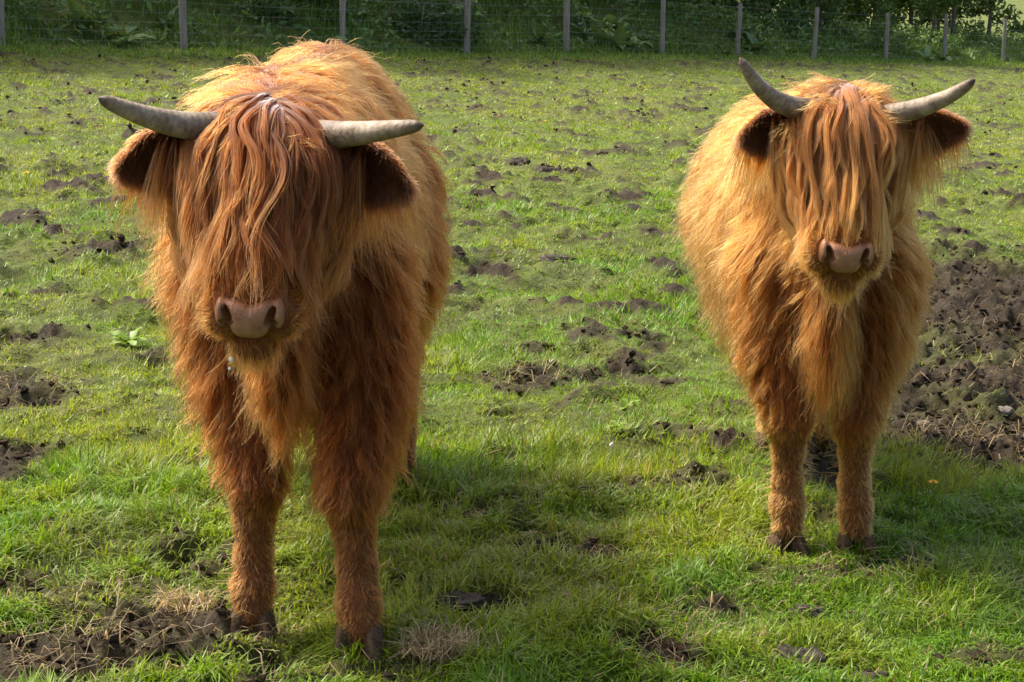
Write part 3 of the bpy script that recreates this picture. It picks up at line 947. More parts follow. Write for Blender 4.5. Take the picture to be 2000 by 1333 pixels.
def build_cow(cw):
    off = np.array(cw['root'], float)
    root = empty(cw['name'], cw['root'])
    tag(root, cw['label'], 'calf', cw['group'])
    P, N = np.array(cw['poll']), np.array(cw['nose'])
    f = norm(N-P); L = np.linalg.norm(N-P); sc = L/.385
    s = np.array(cw['side'], float); s = norm(s-f*(s@f)); n = np.cross(f, s); n = n if n[1] < 0 else -n
    H = lambda a, b, c: P+(s*a+f*b+n*c)*sc
    A = np.stack([s, f, n])                       # world -> head axes
    e = lambda c, r, tg, k=.03: E_(H(*c), np.array(r)*sc, tg, k, A)
    c2 = lambda a, b, ra, rb, tg, k=.03: C_(H(*a), H(*b), ra*sc, rb*sc, tg, k)
    head = [e((0, .065, -.075), (.112, .115, .095), 'head', .05),
            c2((0, .09, -.07), (0, .29, -.055), .088, .062, 'head'),
            e((-.058, .15, -.115), (.05, .085, .065), 'head'), e((.058, .15, -.115), (.05, .085, .065), 'head'),
            c2((0, .12, -.15), (0, .35, -.118), .066, .042, 'jaw'),
            e((0, .340, -.060), (.066, .050, .054), 'muzzle', .025),
            e((-.050, .352, -.062), (.034, .040, .040), 'muzzle', .02), e((.050, .352, -.062), (.034, .040, .040), 'muzzle', .02),
            e((0, .392, -.098), (.042, .030, .030), 'chin', .006)]
    prims = cw['body']+head
    fn = lambda q: sdf(prims, q)
    allp = np.concatenate([np.stack([pr[1]-pr[2], pr[1]+pr[2]]) if pr[0] == 'e' else np.stack([np.minimum(pr[1], pr[2])-max(pr[3], pr[4]), np.maximum(pr[1], pr[2])+max(pr[3], pr[4])]) for pr in prims])
    lo, hi = allp.min(0)-.06, allp.max(0)+.06
    V, Q = surface_net(fn, lo, hi, .0145)
    link('body', mesh_np('body', V-off, Q, None, M_skin), root)

    # ---- nose pad: bare skin with two comma nostrils
    qn = norm(f*cw.get('padf', .55)+n*.8); qu = norm(-f-(-f@qn)*qn); qs = np.cross(qu, qn); qs = qs if qs@s > 0 else -qs
    PC = H(0, .381, -.010)
    AN = np.stack([qs, qu, qn])
    def pad(q):
        l = (q-PC)@AN.T/(sc*.92); x, y, z = l[:, 0], l[:, 1], l[:, 2]
        ax = np.abs(x)
        wid = .034+.016*sst(-.045, .03, y)
        top = .020+.30*ax; mid_ = (top-.042)/2; hh = (top+.042)/2
        zc = z+.016+7.0*x*x+1.5*np.clip(-y, 0, 1)**2*6
        d = np.sqrt(np.clip(ax-wid+.022, 0, None)**2+np.clip(np.abs(y-mid_)-hh+.020, 0, None)**2+np.clip(np.abs(zc)-.026+.016, 0, None)**2)-.020
        wing = np.sqrt(((ax-.052)/.011)**2+((y-.006)/.028)**2+((z+.020)/.024)**2)
        wing = (wing-1)*.013
        h = np.clip(.5+.5*(wing-d)/.012, 0, 1); d = wing*(1-h)+d*h-.012*h*(1-h)
        cx = ax-(.0345+.011*sst(-.018, .03, y)); cy = y-.004
        hole = (np.sqrt((cx/.0085)**2+(cy/.0175)**2+((z-.004)/.034)**2)-1)*.0085
        cx2 = ax-.040; hole2 = (np.sqrt((cx2/.013)**2+((y+.010)/.0075)**2+((z-.002)/.026)**2)-1)*.0075
        hole = np.minimum(hole, hole2)
        return np.maximum(d, -hole)*sc*.92
    bb = np.array([.10, .08, .06])*sc
    ext = np.abs(AN.T)@bb
    Vn, Qn = surface_net(pad, PC-ext, PC+ext, .0026*sc)
    link('nose', mesh_np('nose', Vn-off, Qn, None, M_nose), root)

    # ---- eyes under the forelock
    me = None
    for sd in (-1, 1):
        cc = H(sd*.088, .155, -.055)
        Ve, Qe = surface_net(lambda q: np.linalg.norm(q-cc, axis=1)-.017, cc-.022, cc+.022, .0045)
        link('eye', mesh_np('eye', Ve-off, Qe, None, M_eye), root)

    # ---- horns
    for hn in cw['horns']:
        b, c1, c2_, tip = [np.array(x, float) for x in hn['pts']]
        t = np.linspace(0, 1, 26)[:, None]
        pts = b*(1-t)**3+3*c1*t*(1-t)**2+3*c2_*t*t*(1-t)+tip*t**3
        tt = t[:, 0]
        rad = hn['r']*(1-.62*tt**1.25)*np.sqrt(np.clip(1-(np.clip(tt-.86, 0, 1)/.14)**2.2*.97, 0, 1))
        mb = MB(); mb.tube(pts-off, rad, 16)
        al = np.concatenate([np.repeat(tt, 16), [0, 1]])
        link('horn', mb.mesh('horn', M_horn, True, {'along': al}), root)

    # ---- ears: cupped leaf shapes opening forwards
    for er in cw['ears']:
        b, tip = np.array(er['base'], float), np.array(er['tip'], float)
        ax = tip-b; Le = np.linalg.norm(ax); ax /= Le
        face = np.array(er['face'], float); face = norm(face-ax*(face@ax)); lat = np.cross(ax, face)
        if lat[2] < 0: lat = -lat
        U, W = 18, 13
        u = np.linspace(0, 1, U); v = np.linspace(-1, 1, W)
        wid = er['w']*(.55+.75*np.sin(np.clip(u*1.02, 0, 1)**.8*np.pi*.80))*np.clip((1-u)*2.7, 0, 1)**.6
        Pm = np.empty((2, U, W, 3))
        for i in range(U):
            for j in range(W):
                cup = (1-v[j]**2)*er['w']*.55*(1-.5*u[i])
                droop = np.array([0, 0, -1.])*er.get('droop', .0)*u[i]**2
                base = b+ax*u[i]*Le+lat*v[j]*wid[i]*.62-face*cup+droop
                Pm[0, i, j] = base; Pm[1, i, j] = base-face*(.006*(1-v[j]**2)**.5*(1-u[i])**.3+.001)
        Ve = Pm.reshape(-1, 3); idx = np.arange(2*U*W).reshape(2, U, W); qs_ = []
        for i in range(U-1):
            for j in range(W-1):
                qs_.append((idx[0, i, j], idx[0, i, j+1], idx[0, i+1, j+1], idx[0, i+1, j]))
                qs_.append((idx[1, i, j], idx[1, i+1, j], idx[1, i+1, j+1], idx[1, i, j+1]))
        for i in range(U-1):
            for j in (0, W-1): qs_.append((idx[0, i, j], idx[0, i+1, j], idx[1, i+1, j], idx[1, i, j]))
        ear = link('ear', mesh_np('ear', Ve-off, qs_, None, M_skin), root)
        # inside hair, dark by nature and darkened further for the cup's shade
        ni = 6500
        iu = rng.random(ni)**.8*(U-1.01); iv = rng.random(ni)*(W-1.01)
        a0, b0 = iu.astype(int), iv.astype(int)
        p0 = Pm[0, a0, b0]*(1-(iu-a0))[:, None]+Pm[0, a0+1, b0]*(iu-a0)[:, None]
        p0 = p0+(Pm[0, a0, b0+1]-Pm[0, a0, b0])*(iv-b0)[:, None]
        vv = (iv/(W-1)*2-1)
        dirs = norm(ax*.7+face*.55+lat*vv[:, None]*.7+rng.normal(0, .35, (ni, 3)))
        ln = er['w']*(.18+.32*rng.random(ni))
        t = np.linspace(0, 1, 5)
        S = p0[:, None]+dirs[:, None]*(ln[:, None]*t)[:, :, None]+np.array([0, 0, -1.])*(ln[:, None]*.35*t**2)[:, :, None]
        hair_obj('ear_lining', S, .0008, np.ones((ni, 3))*(.6+.9*rng.random((ni, 1))), M_earin, ear, off)
        # gold outside coat and fringe
        no = 3000
        iu = rng.random(no)*(U-1.01); iv = rng.random(no)*(W-1.01)
        edge = rng.random(no) < .42; iv[edge] = np.where(rng.random(edge.sum()) < .42, rng.random(edge.sum())*.8, W-1.05-rng.random(edge.sum())*.8)
        a0, b0 = iu.astype(int), iv.astype(int)
        p0 = Pm[1, a0, b0]*(1-(iu-a0))[:, None]+Pm[1, a0+1, b0]*(iu-a0)[:, None]
        p0 = p0+(Pm[1, a0, b0+1]-Pm[1, a0, b0])*(iv-b0)[:, None]
        vv = (iv/(W-1)*2-1)
        dirs = norm(ax*.55-face*.45+lat*(vv*.8)[:, None]+np.array([0, 0, -.35])+rng.normal(0, .22, (no, 3)))
        low = (vv < -.75)
        gl = noise3(np.stack([iu*.9, iu*0, iu*0], 1)+5, 8)
        ln = np.where(low, .014+.09*rng.random(no)**2.0*gl*1.3, .014+.022*rng.random(no))*sc
        t = np.linspace(0, 1, 7)
        cl = noise3(p0*60, 3)[:, None]-.5
        S = p0[:, None]+dirs[:, None]*(ln[:, None]*t)[:, :, None]+np.array([0, 0, -1.])*(ln[:, None]*.75*t**2)[:, :, None]
        S = S+(ax*cl*.5)[:, None]*(ln[:, None]*t**2)[:, :, None]
        hair_obj('ear_fringe', S, .0006, cw['tint']*(.75+.5*rng.random((no, 1))), cw['coat'], ear, off)
        # a few long strands across the opening
        nb = 480
        uu = rng.random(nb)*.5; vv = rng.uniform(.2, 1, nb)
        ii = np.clip((uu*(U-1)).astype(int), 0, U-2); jj = np.clip(((vv+1)/2*(W-1)).astype(int), 0, W-2)
        p0 = Pm[0, ii, jj]+face*.004
        gk = np.round(noise3(p0*45, 9)*6)
        dirs = norm(face*.7-lat*.5+ax*(.15+.5*np.sin(gk))[:, None]+rng.normal(0, .08, (nb, 3)))
        ln = (.04+.07*rng.random(nb))*sc
        S = p0[:, None]+dirs[:, None]*(ln[:, None]*t)[:, :, None]+np.array([0, 0, -1.])*(ln[:, None]*.9*t**2)[:, :, None]
        hair_obj('ear_tuft', S, .0008, cw['tint']*(.9+.6*rng.random((nb, 1))), cw['lock'], ear, off)

    # ---- hooves: two claws on every foot
    for (fx, fy, fz, yaw) in cw['feet']:
        g0 = gz(fx, fy)
        for sd in (-1, 1):
            hf = link('hoof', HOOF, root)
            cs, sn = math.cos(yaw), math.sin(yaw)
            ox = sd*.027
            hf.location = (fx+ox*cs-off[0], fy+ox*sn-off[1]-.012, g0-.020-off[2]); hf.rotation_euler = (0, 0, yaw+sd*.16)
            hf.scale = (sc*1.18, sc*1.2, sc*1.15)

    if 'drool' in cw:
        dq = np.array(cw['drool'])
        Vd, Qd = surface_net(lambda q: np.minimum(np.linalg.norm((q-dq)*np.array([1, 1, .8]), axis=1)-.0043, np.linalg.norm((q-dq-np.array([-.004, 0, -.016]))*np.array([1, 1, .5]), axis=1)-.0024), dq-.026, dq+.014, .0022)
        link('drool', mesh_np('drool', Vd-off, Qd, None, M_drool), root)
    # ---- coat
    tags = [pr[3] if pr[0] == 'e' else pr[5] for pr in prims]
    tl = np.array(tags)
    xc = cw['xc']; zt, zb = cw['ztop'], cw['zbot']
    def info(q):
        d, ti = sdf(prims, q, True)
        return tl[ti]
    wt = {'torso': 1.0, 'neck': 1.1, 'leg': 1.9, 'head': 1.2, 'muzzle': 4.5, 'jaw': 1.8, 'chin': 3.2, 'dewlap': 2.2, 'tail': .6}
    def weight(q):
        g = info(q); w = np.vectorize(wt.get)(g).astype(float)
        low = (g == 'leg')*(1-sst(.28, .36, q[:, 2]))
        w = w*(1+1.6*low)
        return w
    def params(q, Nn):
        g = info(q); z = q[:, 2]; n_ = len(q)
        hrel = np.clip((z-zb)/(zt-zb), 0, 1)
        Ln = np.zeros(n_); lift = np.full(n_, .35); lay = np.full(n_, .01); gr = np.full(n_, 1.0); wv = np.full(n_, .25)
        comb = np.zeros((n_, 3))
        side = np.tanh((q[:, 0]-xc+.05*(noise3(q*9, 45)-.5)+rng.normal(0, .02, n_))*9)
        nzv = noise3(q*7, 41)-.5
        nv = np.stack([noise3(q*6, 42)-.5, noise3(q*6, 43)-.5, noise3(q*6, 44)-.5], 1)
        m = g == 'torso'
        Ln[m] = (.095+.125*(1-hrel[m])**.8)*cw['shag']*(1+.5*nzv[m]); lay[m] = (.008+.026*(1-hrel[m]))*cw['shag']
        lift[m] = .17+.22*sst(.75, 1, hrel[m])
        comb[m] = np.stack([side[m]*(.35+.75*hrel[m]), .45+0*side[m], -1+0*side[m]], 1)+nv[m]*.9
        gr[m] = .7+.6*(1-hrel[m])
        m = g == 'neck'
        Ln[m] = (.085+.045*sst(.68, .8, z[m]))*cw['shag']*(1+.6*nzv[m]); lay[m] = .020
        comb[m] = np.stack([side[m]*.5, .10+0*side[m], -1+0*side[m]], 1)+nv[m]*.9
        m = g == 'tail'; Ln[m] = .16; lay[m] = .015; comb[m] = (0, .1, -1)
        m = g == 'leg'
        Ln[m] = np.interp(z[m], [.06, .13, .24, .31, .37, .6], [.012, .016, .013, .028, .080, .120])*(1+.5*nzv[m])
        inner = sst(-.2, .6, -Nn[m, 0]*np.sign(q[m, 0]-xc)); Ln[m] *= 1-.35*inner*sst(.3, .45, z[m])
        lay[m] = np.interp(z[m], [.06, .30, .40, .6], [.001, .002, .012, .022]); lift[m] = np.interp(z[m], [.25, .4], [.07, .38])
        rear = np.where(q[:, 1] > 0, .22, 0)
        comb[m] = np.stack([.25*Nn[m, 0], rear[m], -1+0*z[m]], 1)+nv[m]*(.08+.5*sst(.26, .4, z[m]))[:, None]
        gr[m] = np.interp(z[m], [.2, .4], [.6, 1.0])
        m = (g == 'head')
        fr = (q-P)@n; hs = (q-P)@s
        Ln[m] = .034*sc*(1+.5*nzv[m]); lay[m] = .004; lift[m] = .2
        comb[m] = f*.7+s*(np.sign(hs[m])*.10)[:, None]+np.array([0, .25, -.7])+nv[m]*.4
        fq = (q-P)@f/sc; mc = m & (fq < .06) & (np.abs(hs) < .17*sc)
        Ln[mc] = .085*sc*(1+.5*nzv[mc]); lift[mc] = .5; lay[mc] = .022
        comb[mc] = f*.35+s*(np.sign(hs[mc])*.5)[:, None]+nv[mc]*1.5
        m = g == 'jaw'
        Ln[m] = .048*sc*(1+.5*nzv[m]); lay[m] = .006; comb[m] = np.array([0, .12, -1])+f*.15+nv[m]*.5
        m = (g == 'muzzle'); rd = norm(q-PC)
        Ln[m] = np.clip(.010+.30*(np.linalg.norm(q[m]-PC, axis=1)-.045), .009, .035)*sc; lay[m] = .002; lift[m] = .28
        comb[m] = rd[m]*.9+np.array([0, .1, -.45])+nv[m]*.2
        gr[m] = .1; 
        m = g == 'chin'
        Ln[m] = .040*sc; lay[m] = .004; lift[m] = .35; comb[m] = np.array([0, -.15, -1])+nv[m]*.3; gr[m] = .15
        m = g == 'dewlap'
        Ln[m] = .135*cw['beard']*(1+.5*nzv[m]); lay[m] = .006; lift[m] = .30; comb[m] = np.array([0, -.05, -1])+nv[m]*.4; wv[m] = .35
        return g, Ln, lift, lay, gr, norm(comb), wv
    def over_pad(q):
        l = (q-PC)@AN.T/(sc*.92)
        return (np.abs(l[:, 0]) < .046) & (l[:, 1] > -.042) & (l[:, 1] < .020+.30*np.abs(l[:, 0])) & (l[:, 2] > -.012)
    def outside_pad(q): return pad(q) > .0008*sc
    NG, NC = cw['ng'], cw['nc']
    gr_ = sample_mesh(V, Q, weight, NG)
    ok = outside_pad(gr_); gr_ = gr_[ok]
    Nn = grad(fn, gr_)
    g, Ln, lift, lay, grv, comb, wv = params(gr_, Nn)
    n_ = len(gr_)
    lift = lift*(.6+.9*rng.random(n_)); Ln = Ln*(.65+.6*rng.random(n_)); lay = lay*(.1+1.3*rng.random(n_)**1.3)
    wvv = np.where((g == 'leg') & (gr_[:, 2] < .30), .03, .27)
    gp = grow(gr_, Nn, comb, Ln, lift, lay, grv, fn, 10, wvv, 1.3)
    ch = sample_mesh(V, Q, weight, NC); ch = ch[outside_pad(ch)]
    clump = np.where(np.isin(g, ['muzzle', 'chin']), .10, np.where(g == 'leg', .08+.6*sst(.28, .42, gr_[:, 2]), .70))*(.45+.75*rng.random(n_))
    S, gi = children(gp, gr_, ch, .62+.42*rng.random(len(ch)), np.clip(clump, 0, .95), np.where((g == 'leg') & (gr_[:, 2] < .30), .008, .042), 1.7)
    fly = rng.random(len(S)) < .018
    S[fly] += (Nn[gi[fly]]*rng.uniform(.01, .045, (fly.sum(), 1)))[:, None]*np.linspace(0, 1, 10)[None, :, None]**1.6
    # keep strands off the nose pad
    bad = (pad(S[:, 3:].reshape(-1, 3)).reshape(len(S), -1) < .0002).any(1)
    bad |= over_pad(S[:, 2:].reshape(-1, 3)).reshape(len(S), -1).any(1)
    S, gi, ch = S[~bad], gi[~bad], ch[~bad]
    m_ = len(S)
    gcol = (.62+.72*rng.random((n_, 1)))                          # each lock its own shade
    big = .85+.30*noise3(ch*5, 77)[:, None]
    pale = np.isin(g[gi], ['muzzle', 'chin', 'jaw'])[:, None]*(ch[:, 2:3] > 0)
    legl = (1-sst(.12, .34, ch[:, 2]))[:, None]
    col = cw['tint']*gcol[gi]*(.82+.36*rng.random((m_, 1)))*big
    hr = sst(.35, 1.0, (ch[:, 2:3]-zb)/(zt-zb))*np.isin(g[gi], ['torso', 'neck'])[:, None]
    col = col*(1+hr*cw['top_pale']*np.array([.10, .14, .18]))  # torso and neck hair gets paler towards the top
    shade_red = (np.isin(g[gi], ['neck'])[:, None]*(1-hr)+(g[gi] == 'leg')[:, None]*sst(.26, .4, ch[:, 2:3]))  # redder chest and upper legs, with their shade put into the tint
    col = col*(1-.15*shade_red*np.array([.7, 1.0, 1.0]))
    col = col*(1+pale*np.array([.35, .55, .75]))
    col = col*(1+legl*np.array([.30, .60, .95]))
    rad = np.where(np.isin(g[gi], ['muzzle', 'chin']), .00045, .00065)
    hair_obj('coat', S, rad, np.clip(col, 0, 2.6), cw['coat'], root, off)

    # ---- forelock
    fl = cw['fore']
    hp = [pr for pr, t_ in zip(prims, tags) if t_ in ('head', 'muzzle', 'jaw', 'chin', 'neck')]
    hfn = lambda q: sdf(hp, q)
    def fw(q):
        l = (q-P)@A.T/sc
        r2 = (l[:, 0]/fl['rs'])**2+((l[:, 1]-fl['f0'])/fl['rf'])**2
        return ((r2 < 1) & (l[:, 2] > -.115)).astype(float)+1e-9
    def froot(k):
        q = sample_mesh(V, Q, fw, k)
        l = (q-P)@A.T/sc
        return q, np.clip(l[:, 0]/fl['rs'], -1, 1), np.clip((l[:, 1]-fl['f0'])/fl['rf'], -1, 1)
    gr2, a, b = froot(fl['ng']); k = len(gr2)
    N2 = grad(hfn, gr2)
    th = np.arctan2(a*1.0, .55+b*.5+0*a)
    spread = fl['spread']
    cb = f[None]*np.cos(th*spread)[:, None]+s[None]*np.sin(th*spread)[:, None]*1.1
    cb = norm(cb+rng.normal(0, fl['mess'], (k, 3)))
    Ln2 = fl['len']*(.72+.36*rng.random(k))*(1-.25*np.abs(a)**2)*sc
    lay2 = .004+fl['thick']*rng.random(k)**1.2*sc
    gp2 = grow(gr2, N2, cb, Ln2, np.full(k, .35)*(.5+rng.random(k)), lay2, np.full(k, fl['grav']), hfn, 18, fl['wave'], 1.9, fl['mess'], aim=H(0, .40, -.01)+s*(a*fl['foot'])[:, None], stick=.22)
    tt = np.linspace(0, 1, 18)
    ph_ = rng.random(k)*6.28; q_ = fl['curl']*(.4+1.0*rng.random(k)); nf = .9+1.6*rng.random(k)
    gp2 = gp2+s*(q_[:, None]*np.minimum(1, tt*1.6)*np.sin(ph_[:, None]+nf[:, None]*6.28*tt)-0*tt)[:, :, None]
    gp2 = gp2+n*(.45*q_[:, None]*tt*np.cos(ph_[:, None]*1.7+nf[:, None]*5.5*tt)+.5*q_[:, None]*tt)[:, :, None]
    fc = ((gp2-P)@f)/sc; lim = fl['end']+.045*rng.normal(0, 1, k)-.05*np.abs(a)
    for i in range(k):
        w = np.argmax(fc[i] > lim[i])
        if fc[i, w] > lim[i] and w > 3:
            tt = np.linspace(0, w, 18); i0 = np.minimum(tt.astype(int), 16); fr_ = (tt-i0)[:, None]
            gp2[i] = gp2[i][i0]*(1-fr_)+gp2[i][i0+1]*fr_
    ch2, a2, b2 = froot(fl['nc'])
    S2, gi2 = children(gp2, gr2, ch2, .70+.33*rng.random(len(ch2)), np.full(k, 1.0)*(.50+.42*rng.random(k)), fl['frizz'], 1.4, jitter=fl['frizz'])
    badp = ((pad(S2[:, 4:].reshape(-1, 3)) < .003) | over_pad(S2[:, 4:].reshape(-1, 3))).reshape(len(S2), -1).sum(1) > 1
    badp &= rng.random(len(S2)) < .985
    S2, gi2 = S2[~badp], gi2[~badp]
    col2 = cw['ltint']*(.5+.95*rng.random((k, 1)))[gi2]*(.85+.3*rng.random((len(S2), 1)))
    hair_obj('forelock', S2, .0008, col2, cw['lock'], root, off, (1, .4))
    return root

def leg(pts, rads, tg='leg', k=.035):
    return [C_(pts[i], pts[i+1], rads[i], rads[i+1], tg, k if i == 0 else .015) for i in range(len(pts)-1)]

bodyA = [C_((-.455, 3.6, .985), (-.475, 4.62, 1.02), .085, .075, 'torso', .07), E_((-.485, 4.05, .765), (.250, .52, .275), 'torso', .08), E_((-.455, 3.64, .775), (.215, .29, .290), 'torso', .08),
         E_((-.485, 4.50, .825), (.225, .30, .255), 'torso', .08), E_((-.43, 3.50, .66), (.165, .16, .22), 'neck', .06),
         C_((-.47, 3.62, .90), (-.44, 3.30, .95), .195, .130, 'neck', .06),
         C_((-.44, 3.24, .84), (-.43, 3.36, .64), .080, .070, 'neck', .05),
         E_((-.425, 3.215, .61), (.040, .055, .13), 'dewlap', .025),
         C_((-.485, 4.78, .98), (-.485, 4.86, .50), .03, .02, 'tail', .03)]
bodyA += leg([(-.555, 3.52, .72), (-.525, 3.43, .50), (-.492, 3.345, .315), (-.497, 3.352, .245), (-.500, 3.355, .17), (-.500, 3.345, .105), (-.500, 3.332, .055)], [.115, .078, .051, .036, .033, .038, .036])
bodyA += leg([(-.335, 3.50, .72), (-.295, 3.41, .50), (-.305, 3.285, .32), (-.297, 3.288, .25), (-.290, 3.285, .175), (-.286, 3.270, .105), (-.283, 3.252, .055)], [.115, .082, .053, .037, .034, .039, .037])
bodyA += leg([(-.60, 4.50, .76), (-.64, 4.38, .58), (-.655, 4.60, .37), (-.66, 4.50, .13), (-.66, 4.46, .06)], [.15, .11, .052, .038, .043])
bodyA += leg([(-.36, 4.50, .76), (-.31, 4.38, .58), (-.295, 4.60, .37), (-.285, 4.46, .13), (-.285, 4.42, .06)], [.15, .11, .052, .038, .043])
COWA = dict(top_pale=1.3, drool=(-.478, 2.985, .640), name='highland_calf', root=(-.45, 3.85, 0), group='shaggy horned calves facing the camera',
    label='dark ginger shaggy calf with lowered head, near-level horns and a tousled fringe',
    poll=(-.437, 3.15, 1.045), nose=(-.441, 2.93, .725), side=(1, 0, -.04), xc=-.48, ztop=1.06, zbot=.5, shag=1.0, beard=1.0,
    body=bodyA, coat=M_coatA, lock=M_lockA, tint=np.array([1., 1., 1.]), ltint=np.array([1., 1., 1.]), ng=9000, nc=105000,
    horns=[dict(pts=[(-.52, 3.16, 1.02), (-.59, 3.12, 1.018), (-.65, 3.06, 1.048), (-.700, 3.02, 1.077)], r=.0275),
           dict(pts=[(-.35, 3.16, 1.01), (-.29, 3.12, 1.010), (-.22, 3.05, 1.030), (-.155, 3.02, 1.041)], r=.0265)],
    ears=[dict(base=(-.535, 3.16, .985), tip=(-.690, 3.13, .965), face=(-.25, -1, -.25), w=.062, droop=.02),
          dict(base=(-.340, 3.16, .975), tip=(-.190, 3.12, .945), face=(.25, -1, -.25), w=.062, droop=.025)],
    feet=[(-.500, 3.325, 0, .05), (-.283, 3.245, 0, -.12), (-.66, 4.45, 0, 0), (-.285, 4.41, 0, -.1)],
    fore=dict(curl=.011, rs=.142, rf=.085, f0=.010, ng=620, nc=16000, spread=.80, len=.46, wave=.19, mess=.17, frizz=.014, grav=.26, foot=.22, end=.295, thick=.034))
build_cow(COWA)

bodyB = [C_((.72, 4.2, .86), (.715, 4.95, .895), .075, .065, 'torso', .07), E_((.715, 4.55, .685), (.215, .44, .245), 'torso', .08), E_((.720, 4.22, .695), (.188, .26, .250), 'torso', .08),
         E_((.712, 4.90, .725), (.20, .26, .225), 'torso', .08), E_((.72, 4.12, .60), (.150, .14, .20), 'neck', .06),
         C_((.72, 4.22, .82), (.70, 3.93, .96), .165, .115, 'neck', .06),
         C_((.695, 3.87, .86), (.705, 3.99, .60), .070, .060, 'neck', .05),
         E_((.697, 3.88, .58), (.034, .045, .13), 'dewlap', .03),
         C_((.715, 5.14, .88), (.715, 5.2, .48), .028, .02, 'tail', .03)]
bodyB += leg([(.62, 4.12, .64), (.620, 4.05, .45), (.637, 3.99, .295), (.641, 3.998, .23), (.643, 4.0, .155), (.645, 3.99, .098), (.645, 3.978, .052)], [.10, .070, .047, .033, .030, .035, .034])
bodyB += leg([(.83, 4.10, .64), (.812, 4.04, .45), (.790, 3.98, .295), (.794, 3.988, .23), (.797, 3.99, .155), (.800, 3.98, .098), (.802, 3.968, .052)], [.10, .070, .047, .033, .030, .035, .034])
bodyB += leg([(.63, 4.90, .66), (.65, 4.80, .50), (.70, 4.97, .32), (.725, 4.88, .12), (.73, 4.84, .055)], [.13, .09, .045, .034, .039])
bodyB += leg([(.81, 4.90, .66), (.83, 4.80, .50), (.85, 4.97, .32), (.855, 4.84, .12), (.857, 4.80, .055)], [.13, .09, .045, .034, .039])
COWB = dict(top_pale=.6, name='highland_calf', root=(.72, 4.40, 0), group='shaggy horned calves facing the camera',
    label='pale golden shaggy calf with upswept horns and a straight combed fringe, head up',
    poll=(.697, 3.80, 1.045), nose=(.676, 3.58, .745), side=(1, 0, -.05), xc=.715, ztop=.94, zbot=.45, shag=1.0, beard=1.15,
    body=bodyB, coat=M_coatB, lock=M_lockB, tint=np.array([1., 1., 1.]), ltint=np.array([1., 1., 1.]), ng=9000, nc=105000,
    horns=[dict(pts=[(.62, 3.80, 1.02), (.545, 3.77, 1.025), (.495, 3.72, 1.065), (.455, 3.70, 1.131)], r=.0255),
           dict(pts=[(.775, 3.80, 1.01), (.845, 3.77, 1.025), (.90, 3.72, 1.055), (.937, 3.70, 1.096)], r=.0245)],
    ears=[dict(base=(.60, 3.81, .985), tip=(.480, 3.79, .975), face=(-.25, -1, -.2), w=.052, droop=.015),
          dict(base=(.795, 3.81, .975), tip=(.948, 3.80, .990), face=(.25, -1, -.2), w=.052, droop=.0)],
    feet=[(.645, 3.97, 0, .05), (.802, 3.96, 0, -.06), (.73, 4.83, 0, 0), (.857, 4.79, 0, -.1)],
    fore=dict(curl=.009, rs=.135, rf=.075, f0=.005, ng=430, nc=14500, spread=.46, len=.46, wave=.10, mess=.05, frizz=.007, grav=.30, foot=.155, end=.312, thick=.022))
build_cow(COWB)


# ------------------------------------------------------------------ small things in the field
M_straw_s = leaf_mat('dry_stem', False, (.30, .25, .12))
M_petal = simple_mat('yellow_petal', [(.3, (.75, .42, .01)), (.7, (.85, .55, .02))], 60, .6, 0)
M_stone = simple_mat('pale_stone', [(.3, (.10, .085, .068)), (.7, (.22, .19, .155))], 25, .9, .5, 60)
M_dung = simple_mat('dung', [(.25, (.020, .015, .010)), (.55, (.060, .046, .031)), (.8, (.16, .13, .095))], 18, .8, .9, 70, spec=.3)
M_seed = simple_mat('seed_head', [(.3, (.55, .53, .46)), (.7, (.75, .73, .66))], 60, .9, .3, 200)

def flower(x, y, h, r, label, grp=None):
    z = gz(x, y)
    o = empty('yellow_flower', (x, y, z)); tag(o, label, 'flower', grp)
    mb = MB(); mb.tube([(0, 0, -.01), (.004, .002, h*.5), (.002, -.006, h)], [.0016, .0014, .0012], 5)
    link('stem', mb.mesh('stem', M_weed), o)
    for ring, (n, s, tilt) in enumerate(((11, 1.0, .25), (9, .75, .6), (6, .5, 1.0))):
        for k in range(n):
            a = k/n*6.28+ring*.3
            V = [(0, -.0015, 0), (0, .0015, 0), (r*s*.6, .0028, .002), (r*s, 0, .001), (r*s*.6, -.0028, .002)]
            me = FL.setdefault((ring, round(r, 4)), None) or mesh_np('petal', V, [(0, 1, 2, 4)], [(4, 2, 3)], M_petal)
            FL[(ring, round(r, 4))] = me
            l = link('petal', me, o, (.002, -.006, h+.001*ring)); l.rotation_euler = (0, -tilt, a)
FL = {}
flower(1.068, 4.368, .065, .015, 'single yellow dandelion flower in the grass beside the pale calf')
for i, (x, y, lb) in enumerate([(-.17, 17.6, 'tiny yellow flower in the far grass, left of the pair'), (.27, 17.4, 'tiny yellow flower in the far grass, right of the pair'), (-2.9, 10.6, 'tiny yellow flower in the grass at the far left')]):
    flower(x, y, .07, .022, lb)

WLEAF = [leaf_shape(.15, .045, .5, .25, 'leaf', M_weed), leaf_shape(.12, .05, .7, .2, 'leaf', M_weed)]
def rosette(name, x, y, sc, n, label):
    z = gz(x, y); o = empty(name, (x, y, z+.01)); tag(o, label, 'plant')
    rq = random.Random(int(abs(x)*1000))
    for k in range(n):
        l = link('leaf', WLEAF[k % 2], o); l.rotation_euler = (rq.uniform(-.3, .3), rq.uniform(-.6, .05), k*6.28/n+rq.uniform(-.3, .3))
        s = sc*rq.uniform(.75, 1.15); l.scale = (s, s, s)
rosette('broadleaf_weed', -1.305, 5.995, .62, 9, 'bright green leafy weed in the grass left of the dark calf')
rosette('broadleaf_weed', .34, 5.22, .38, 7, 'yellow-green leafy weed in the grass between the two calves')
rosette('broadleaf_weed', .30, 4.95, .3, 6, 'small low weed rosette in the middle of the field')

